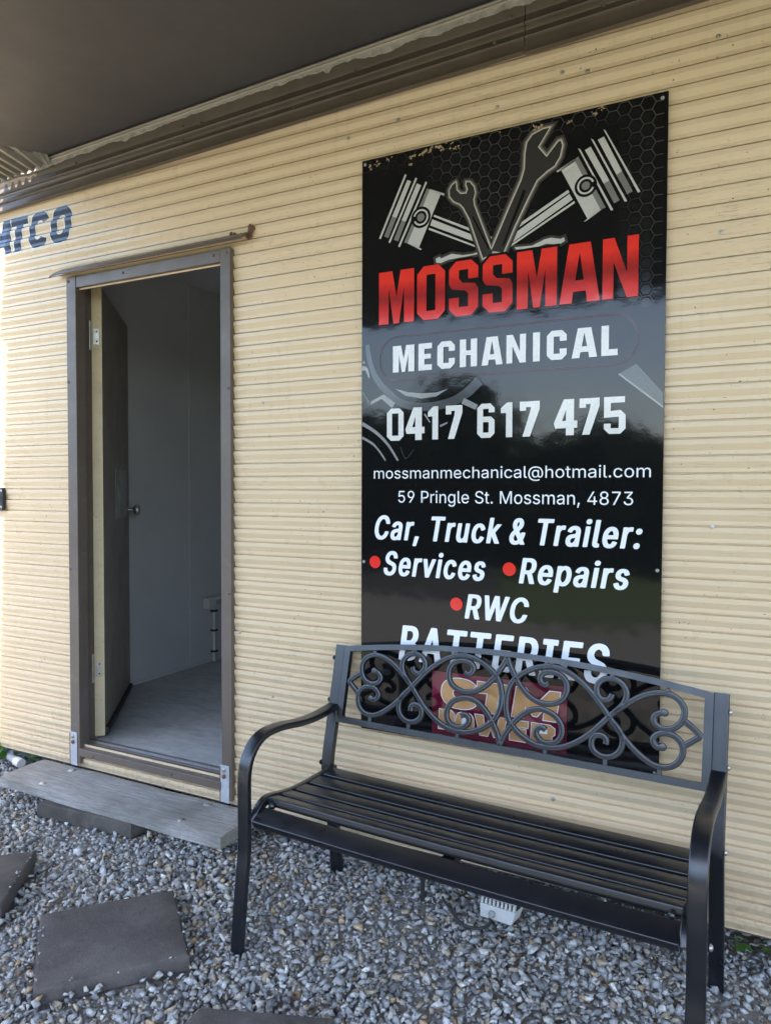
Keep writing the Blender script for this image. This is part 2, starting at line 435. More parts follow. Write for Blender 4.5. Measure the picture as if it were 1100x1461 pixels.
# roof, floor, interior
mb = MB(); mb.box((-6, .02, 2.88), (2.6, 3.1, 2.93)); HB(mb, 'roof', M['fascia'])
fm = NT('vinyl_floor'); v = fm.coord(scale=(1, 2.5, 1))
fc = fm.ramp(fm.noise(v, 7, 8, .7, 1.2), [(.3, lin(.30, .30, .29)), (.52, lin(.45, .45, .435)), (.7, lin(.56, .555, .54))])
fc = fm.mix(fm.ramp(fm.noise(fm.coord(), 38, 3, .6), [(.70, G0), (.74, (.7,)*3)]), fc, lin(.07, .065, .06)); fm.set(fc, .42, 0, .45)
mb = MB(); mb.box((-3.24, .092, .13), (2.5, 3.0, .190)); HB(mb, 'floor', fm.m)
mb = MB()
mb.box((-3.26, .05, .18), (-3.222, 1.336, 2.63)); mb.box((-3.26, 1.3375, .18), (-3.2215, 3.0, 2.63))
mb.box((-3.26, 3.0, .18), (2.5, 3.03, 2.63)); mb.box((2.5, .05, .18), (2.53, 3.03, 2.63))
HB(mb, 'interior_wall', M['inner'], bevel=.002)
mb = MB(); mb.box((-1.80, .03, .18), (2.5, .05, 2.63)); mb.box((-3.22, .03, .18), (-2.74, .05, 2.63)); mb.box((-2.74, .03, 2.28), (-1.80, .05, 2.63)); HB(mb, 'wall_lining', M['inner'])
mb = MB(); mb.box((-3.26, .05, 2.63), (2.53, 3.03, 2.66)); HB(mb, 'ceiling', M['inner'])
mb = MB(); mb.box((-3.2215, .85, .1905), (-3.212, 2.99, .205)); mb.box((-3.2222, 1.325, .205), (-3.2185, 1.350, 2.62)); HB(mb, 'interior_trim', M['inner'])
# door frame
fr = HB(MB().box((-2.699, -.0185, .118), (-2.641, .034, 2.2555)).box((-2.699, .0345, .118), (-2.682, .112, 2.27)), 'door_frame', M['frame'], bevel=.0025)
def FR(mb, name, mats, **k): return mb.build(name, mats, fr, **k)
FR(MB().box((-1.846, -.0185, .118), (-1.797, .034, 2.2545)).box((-1.818, .0345, .118), (-1.797, .112, 2.27)), 'jamb', M['frame'], bevel=.0025)
FR(MB().box((-2.6405, -.0165, 2.206), (-1.8465, .034, 2.2535)).box((-2.6815, .0345, 2.262), (-1.8185, .112, 2.27)), 'header', M['frame'], bevel=.0025)
FR(MB().box((-2.6405, -.026, .156), (-1.8465, .036, .1895)).box((-2.6405, .0365, .15), (-1.8465, .0475, .1965)).box((-2.68, .0775, .15), (-1.82, .0915, .1935)), 'sill', M['frame'], bevel=.003)
FR(MB().box((-2.6815, .048, .15), (-1.8185, .077, .1912)), 'threshold_strip', M['galv'], bevel=.002)
# drip cap over the door
mb = MB(); cp = [(-.004, .034), (-.012, .034), (-.050, .010), (-.054, .000), (-.050, -.002), (-.044, .005), (-.006, .026), (-.004, .026)]
xs = [-2.765, -2.74, -1.75, -1.72]; m_ = len(cp)
mb.add([(x, y, 2.262+.0045*(x+2.76)+z-(.008 if i in (0,) else 0)) for i, x in enumerate(xs) for y, z in cp], [(i*m_+j, i*m_+(j+1) % m_, (i+1)*m_+(j+1) % m_, (i+1)*m_+j) for i in range(3) for j in range(m_)]+[tuple(range(m_)), tuple(3*m_+j for j in range(m_))[::-1]])
HB(mb, 'drip_cap', M['frame'], ang=30)
# rust and flaking at the right end of the drip cap
mb = MB(); r3 = random.Random(5)
def flake(mb, cx, cz, rx, rz_, y=-.004, n=11, mi=0, rnd=r3):
    pts = [(cx+rx*rnd.uniform(.45, 1.1)*cos(2*pi*i/n), cz+rz_*rnd.uniform(.45, 1.1)*sin(2*pi*i/n)) for i in range(n)]
    mb.poly([pts], lambda a, b, t: Vector((a, y-rnd.uniform(0, .0012)+t, b)), .003, mi)
for i in range(9): flake(mb, -1.712+r3.gauss(0, .006), 2.305+r3.gauss(0, .014), .010, .013)
for i in range(12): flake(mb, -1.86+i*.012+r3.gauss(0, .004), 2.289+r3.gauss(0, .004)+i*.0006, .010, .0035, -.018-.002*r3.random())
for i in range(7): flake(mb, -1.80+r3.gauss(0, .012), 2.304+r3.gauss(0, .006), .004, .005)
HB(mb, 'rust_patch', M['rust'])
# galvanised tie brackets at the foot of the frame
for x0 in (-2.7005, -1.8535):
    b = HB(MB().box((x0, -.0225, .110), (x0+.046, -.0190, .256)), 'tie_bracket', [M['galv']], bevel=.0008)
    for k, (zz, mt) in enumerate(((.238, 'steel'), (.213, 'rust'))):
        MB().lathe([(.0085, 0), (.0085, .004), (.005, .006)], (x0+.022, -.0226, zz), (0, -1, 0), 6 if k == 0 else 14).build('bolt', M[mt], b)
    MB().box((x0+.0003, -.0227, .1105), (x0+.0052, -.0224, .25)).build('rusty_edge', M['rust'], b)
# door leaf, swung far in
LD = Vector((-.624, .781, 0)); LN = Vector((.781, .624, 0)); LO = Vector((-2.646, .127, .2))
def leaf(p): return LO+LD*p[0]+LN*p[1]+Vector((0, 0, p[2]))
leafV = lambda p: leaf((p.x, p.y, p.z))
door = HB(MB().box((.0015, -.0435, 0), (.80, 0, 2.043), 0, leafV), 'door', M['door_face'], bevel=.002)
MB().box((0, -.044, .001), (.0012, -.0005, 2.0425), 0, leafV).build('door_edge', M['cream_plain'], door)
MB().box((.012, .0005, .010), (.792, .014, .036), 0, leafV).box((.012, .0005, -.004), (.792, .006, .010), 0, leafV).build('weather_bar', M['dark'], door, bevel=.002)
for z in (.275, 1.785):
    h = MB().box((-.0020, -.037, z), (-.0002, -.012, z+.036*2), 0, leafV).build('hinge', M['steel'], door)
    MB().tube([leaf((-.004, -.050, z-.025)), leaf((-.004, -.050, z+.105))], .0055, 10).build('hinge_pin', M['steel'], h)
    for q in (-.026, .078): MB().box((-2.6818, .086, .2+z+q), (-2.6800, .111, .2+z+q+.024)).build('hinge_leaf', M['steel'], h)
    for q in (.014, .058):
        MB().lathe([(.004, 0), (.003, .0015)], leaf((-.002, -.022, z+q)), -LD, 8).build('screw', M['dark'], h)
pm = paint('scuffed_plate', lin(.42, .40, .37), .5, .3, 12, lin(.12, .11, .10))
MB().box((.34, .0005, .985), (.69, .003, 1.235), 0, leafV).build('lock_plate', pm, door, bevel=.001)
kb = MB().lathe([(.030, 0), (.030, .004), (.012, .008), (.012, .030), (.024, .038), (.029, .050), (.026, .062), (.012, .068)], leaf((.735, .0005, 1.02)), LN, 20).build('knob', M['steel'], door)
# wall lettering, painted over the ribs
def over_ribs(polys, name, mat, lift):
    bm = bmesh.new()
    for loops in polys:
        t = MB().poly(loops, lambda a, b, q: Vector((a, 0, b)), 0)
        vs = [bm.verts.new(p) for p in t.v]
        for f in t.f: bm.faces.new([vs[i] for i in f])
    zs = [p[1] for p in prof_pts(2.38, 2.62)[0]]
    for z in zs: bmesh.ops.bisect_plane(bm, geom=bm.verts[:]+bm.edges[:]+bm.faces[:], plane_co=(0, 0, z), plane_no=(0, 0, 1))
    for vv in bm.verts: vv.co.y = RIB_Y(vv.co.z)+.0009*sin(vv.co.x*2.1+1.3)*sin(vv.co.z*1.7)-lift
    me = bpy.data.meshes.new(name); bm.to_mesh(me); bm.free(); me.materials.append(mat)
    o = bpy.data.objects.new(name, me); C.objects.link(o); o.parent = hut; o.location = -H0
    return o
def slant(pts, z0=2.42, k=.16): return [(x+(z-z0)*k, z) for x, z in pts]
def oval(cx, cz, rx, rz_, a0=0, a1=360, n=28, p=2.6):
    o = []
    for i in range(n+(a1-a0 < 360)):
        a = radians(a0+(a1-a0)*i/n); c_, s_ = cos(a), sin(a)
        o.append((cx+rx*math.copysign(abs(c_)**(2/p), c_), cz+rz_*math.copysign(abs(s_)**(2/p), s_)))
    return o
def atco(g):
    """g: extra outline width"""
    z0, z1, st = 2.422-g, 2.577+g, .034
    L = []
    L.append([slant([(-3.235-g, z0), (-3.155-g, z1), (-3.113+g, z1), (-3.093+g, z0), (-3.140-g, z0), (-3.144-g, z0+.034), (-3.176+g, z0+.034), (-3.186+g, z0)])])
    L.append([slant([(-3.072-g, z0), (-3.072-g, z1-.036-2*g), (-3.104-g, z1-.036-2*g), (-3.104-g, z1), (-2.990+g, z1), (-2.990+g, z1-.036-2*g), (-3.024+g, z1-.036-2*g), (-3.024+g, z0)])])
    cx, cz = -2.909, 2.4995
    out = oval(cx, cz, .064+g, .0785+g, 28, 332); inn = oval(cx, cz, .024-g, .042-g, 42, 318)[::-1]
    L.append([slant(out+inn)])
    cx = -2.765
    lp = [slant(oval(cx, cz, .066+g, .0785+g))]
    lp.append(slant(oval(cx, cz, .025-g, .042-g))[::-1]); L.append(lp)
    return L
over_ribs(atco(.006), 'lettering_outline', M['white_edge'], .0006)
over_ribs(atco(0), 'wall_lettering', M['navy'], .0012)
# screws through the sheeting
scr = None
for x, z in [(-.545, 2.5995), (-.47, 2.585), (-.75, 2.545), (-1.77, .78), (-1.29, 2.56), (-1.10, 2.585), (-.115, 2.59), (-1.50, 2.43), (-2.43, 2.43), (-.10, 2.05), (-1.66, 1.66), (-.11, 1.23), (-1.62, .55), (-.55, .37), (-.75, .28)]:
    y = RIB_Y(z)-.0005
    if scr is None:
        scr = MB().lathe([(.0065, 0), (.0065, .001), (.0042, .0015), (.0042, .0042), (.002, .005)], (0, 0, 0), (0, -1, 0), 10).build('screw', M['steel'], hut); o = scr
    else: o = copy_part(scr, hut)
    o.location = Vector((x, y, z))-H0
bs = MB().lathe([(.0060, 0), (.0060, .001), (.0042, .0015), (.0042, .0042), (.002, .005)], (0, 0, 0), (0, -1, 0), 10).build('screw', M['frame'], hut)
bs.location = Vector((-2.02, -.0285, fz(-2.02)+.115))-H0
def brown(p): return copy_part(bs, hut, p)
for x, z in [(-.42, .063), (-1.5, .05), (-1.06, .045), (-2.02, .06), (-2.5, .05), (-2.62, .11), (-1.93, .105), (-.75, .055), (-.70, .118), (-1.25, .11), (-.33, .11)]:
    o = brown(Vector((x, -.0285, fz(x)+z))-H0)
for x, y, z in [(-2.685, -.0187, 2.236), (-1.815, -.0187, 2.236), (-1.88, -.0167, 2.235), (-1.81, -.0187, 1.72), (-1.81, -.0187, .93), (-2.69, -.0187, 1.80), (-2.69, -.0187, .98), (-2.36, -.0167, 2.232), (-2.1, -.0262, .172), (-2.55, -.0262, .172)]:
    brown(Vector((x, y, z))-H0)

# ------------------------------------------------------------------ awning
aw = thing('awning', (-1.0, -1.6, 2.8), 'flat dark brown awning roof projecting above the sign and door', 'awning')
def az(x): return ft(x)+.003
mb = MB()
ol = [(-2.80, -.004), (2.6, -.004), (2.6, -3.45), (-3.085, -3.45), (-3.085, -.36), (-3.0, -.25)]
mb.poly([ol], lambda a, b, t: Vector((a+1.0, b+1.6, az(a)-2.8+t)), .05)
mb.build('roof_panel', M['awning'], aw, smooth=False)
mb = MB(); xs = np.linspace(-2.80, 1.8, 400)
vs = []
for i, x in enumerate(xs):
    k = .004 if i % 2 else 0
    vs += [(x+1, -.0465+1.6, az(x)-2.8-.001), (x+1, -.0560-k*.4+1.6, az(x)-2.8-.007-k)]
mb.add(vs, [(2*i, 2*i+1, 2*i+3, 2*i+2) for i in range(399)]); mb.build('edge_seal', M['dark'], aw, smooth=False)
mb = MB(); mb.box((-3.11+1, -3.52+1.6, -.02), (3.6, -3.45+1.6, .11)); mb.build('front_beam', M['fascia'], aw, bevel=.004)
# pleated scrap of roof sheet closing the corner beside the awning
ps = thing('roof_sheet', (-3.0, -.15, 2.78), 'pleated pale scrap of roof sheet at the far left end of awning', 'roof sheet')
mb = MB(); n = 30
for i in range(n):
    t = i/(n-1); x = -3.095+.335*t
    dz = .016*(1 if i % 4 in (1, 2) else -1)*(1-.5*t)
    vs_ = (x, dz)
    mb.v += [(x+3.0, -.045+.15, az(x)-2.78-.030+dz), (x+3.0-.05*(1-t), -.50+.42*max(0, t-.55)/.45+.15, az(x)-2.78+.055+dz*.6-.03*t)]
mb.f = [(2*i, 2*i+1, 2*i+3, 2*i+2) for i in range(n-1)]; mb.mi = [0]*(n-1)
o = mb.build('sheet', M['pale_sheet'], ps, smooth=False, fix=False); so = o.modifiers.new('thick', 'SOLIDIFY'); so.thickness = .002
mb = MB(); mb.tube([(-.16, -.10, .0), (-.14, .0, -.03), (-.12, .09, -.055)], .003, 8); mb.build('tie_wire', M['dark'], ps)

# ------------------------------------------------------------------ sign
SG = Vector((-1.228, -.012, .494))
sign = thing('advertising_sign', SG, 'tall glossy black mechanic sign with red and white lettering behind the bench', 'sign')
SW, SH = .988, 1.970
mb = MB()
mb.box((0, 0, 0), (SW, .0042, SH)); mb.build('panel', M['sign'], sign, bevel=.0006)
def sp_(layer): return lambda a, b, t: Vector((a, -.00035*layer+t, b))
def shape(name, items, mats, layer=1):
    mb = MB()
    for loops, mi, *ly in items: mb.poly(loops, sp_(ly[0] if ly else layer), 0, mi)
    return mb.build(name, mats, sign, smooth=False)
# chamfered block letters, unit height h, at (u0,u1,v0,v1)
def glyph(ch, u0, u1, v0, v1, t, c=None):
    w, h = u1-u0, v1-v0; th = t*.86; c = c or min(w, h)*.24
    P = None
    if ch in 'O0': P = [[(c,0),(w-c,0),(w,c),(w,h-c),(w-c,h),(c,h),(0,h-c),(0,c)], [(t,th),(t,h-th),(w-t,h-th),(w-t,th)]]
    elif ch == 'S': P = [[(c,h),(w-c,h),(w,h-c),(w,.66*h),(w-t,.66*h),(w-t,h-th),(t,h-th),(t,.68*h),(t+.4*(w-2*t),.60*h),(w-.42*c,.565*h),(w,.47*h),(w,c),(w-c,0),(c,0),(0,c),(0,.34*h),(t,.34*h),(t,th),(w-t,th),(w-t,.40*h),(w-t-.35*(w-2*t),.455*h),(.42*c,.50*h),(0,.60*h),(0,h-c)]]
    elif ch == 'M': P = [[(0,0),(0,h),(.385*w,h),(.505*w,.50*h),(.62*w,h),(w,h),(w,0),(.72*w,0),(.715*w,.66*h),(.58*w,0),(.42*w,0),(.285*w,.66*h),(.28*w,0)]]
    elif ch == 'A': P = [[(0,0),(.235*w,h),(.765*w,h),(w,0),(.69*w,0),(.655*w,.19*h),(.345*w,.19*h),(.31*w,0)], [(.395*w,.38*h),(.605*w,.38*h),(.5*w,.84*h)]]
    elif ch == 'N': P = [[(0,0),(0,h),(.33*w,h),(.69*w,.40*h),(.69*w,h),(w,h),(w,0),(.69*w,0),(.31*w,.60*h),(.31*w,0)]]
    elif ch == 'E': P = [[(0,0),(0,h),(w,h),(w,h-th),(t,h-th),(t,.60*h),(.92*w,.60*h),(.92*w,.42*h),(t,.42*h),(t,th),(w,th),(w,0)]]
    elif ch == 'C': P = [[(c,0),(w-c,0),(w,c),(w,.37*h),(w-t,.37*h),(w-t,th),(t,th),(t,h-th),(w-t,h-th),(w-t,.63*h),(w,.63*h),(w,h-c),(w-c,h),(c,h),(0,h-c),(0,c)]]
    elif ch == 'H': P = [[(0,0),(0,h),(t,h),(t,.59*h),(w-t,.59*h),(w-t,h),(w,h),(w,0),(w-t,0),(w-t,.42*h),(t,.42*h),(t,0)]]
    elif ch == 'I': P = [[(0,0),(0,h),(w,h),(w,0)]]
    elif ch == 'L': P = [[(0,0),(0,h),(t,h),(t,th),(w,th),(w,0)]]
    elif ch == '4': P = [[(.52*w,0),(.52*w,.20*h),(.06*w,.20*h),(0,.34*h),(.42*w,h),(.86*w,h),(.86*w,.40*h),(w,.40*h),(w,.20*h),(.86*w,.20*h),(.86*w,0)], [(.36*w,.40*h),(.52*w,.40*h),(.52*w,.72*h)]]
    elif ch == '1': P = [[(w-t*1.05,0),(w-t*1.05,.70*h),(.06*w,.70*h),(.06*w,.84*h),(w-t*.9,h),(w,h),(w,0)]]
    elif ch == '7': P = [[(.14*w,0),(.52*w,.70*h),(.56*w,h-th*1.05),(t,h-th*1.05),(t,.74*h),(0,.74*h),(0,h),(w,h),(w,.78*h),(.52*w,0)]]
    elif ch == '6': P = [[(c,0),(w-c,0),(w,c),(w,.62*h-c*.8),(w-c*.9,.62*h),(t,.62*h),(t,h-th),(w-t,h-th),(w-t,.74*h),(w,.74*h),(w,h-c),(w-c,h),(c,h),(0,h-c),(0,c)], [(t,th),(t,.46*h),(w-t,.46*h),(w-t,th)]]
    elif ch == '5': P = [[(c,0),(w-c,0),(w,c),(w,.64*h-c),(w-c,.64*h),(t,.62*h),(t,h-th*1.05),(w*.96,h-th*1.05),(w*.96,h),(0,h),(0,.44*h),(w-t,.46*h),(w-t,th),(t,th),(t,.28*h),(0,.28*h),(0,c)]]
    return [[(u0+a, v0+b) for a, b in lp] for lp in P]
heads = [('M', .068, .200), ('O', .211, .311), ('S', .325, .425), ('S', .440, .538), ('M', .552, .677), ('A', .685, .805), ('N', .812, .913)]
def grow(lp, g):
    """offset a closed loop outwards by g (counter-clockwise winding assumed or fixed)"""
    n = len(lp); ar = sum(lp[i][0]*lp[(i+1) % n][1]-lp[(i+1) % n][0]*lp[i][1] for i in range(n)); sg = 1 if ar > 0 else -1
    out = []
    for i in range(n):
        p0, p1, p2 = (np.array(lp[j % n]) for j in (i-1, i, i+1))
        d1 = p1-p0; d2 = p2-p1
        n1 = np.array([d1[1], -d1[0]])/(np.linalg.norm(d1)+1e-9)*sg; n2 = np.array([d2[1], -d2[0]])/(np.linalg.norm(d2)+1e-9)*sg
        b = n1+n2; L = np.linalg.norm(b)
        b = n1 if L < .2 else b/L; k = min(2.0, 1/max(.35, float(b@n1)))
        out.append(tuple(p1+b*g*k))
    return out
# dark keyline behind the headline, then the headline
shape('headline_keyline', [([grow(glyph('O' if c == 'S' else 'I', a, b, 1.402, 1.579, .034)[0], .008)], 0) for c, a, b in heads[2:5]], M['ink'], 7)
shape('headline_lettering', [(glyph(c, a, b, 1.402, 1.579, .034), 0) for c, a, b in heads], M['red'], 8)
mech = [('M', .122, .202), ('E', .217, .266), ('C', .285, .347), ('H', .364, .423), ('A', .438, .508), ('N', .520, .583), ('I', .605, .627), ('C', .648, .709), ('A', .724, .799), ('L', .811, .858)]
shape('name_lettering', [(glyph(c, a, b, 1.2365, 1.3255, .0215), 0) for c, a, b in mech], M['cream_print'], 8)
num = [('0', .100, .163), ('4', .170, .240), ('1', .250, .289), ('7', .316, .374), ('6', .425, .483), ('1', .501, .541), ('7', .565, .628), ('4', .672, .743), ('7', .749, .808), ('5', .821, .883)]
shape('phone_lettering', [(glyph(c, a, b, 1.006, 1.115, .0195), 0) for c, a, b in num], M['cream_print'], 8)
# two fine red lines in a stadium round the name
def stadium(u0, u1, v0, v1, r, n=10):
    o = []
    for cx, cy, a0 in ((u1-r, v0+r, -90), (u1-r, v1-r, 0), (u0+r, v1-r, 90), (u0+r, v0+r, 180)):
        o += [(cx+r*cos(radians(a0+90*i/n)), cy+r*sin(radians(a0+90*i/n))) for i in range(n+1)]
    return o
shape('fine_outline', [([stadium(.068, .915, 1.207, 1.360, .070), stadium(.0692, .9138, 1.2082, 1.3588, .069)[::-1]], 0), ([stadium(.072, .911, 1.211, 1.356, .067), stadium(.0732, .9098, 1.2122, 1.3548, .066)[::-1]], 0)], M['redline'], 6)
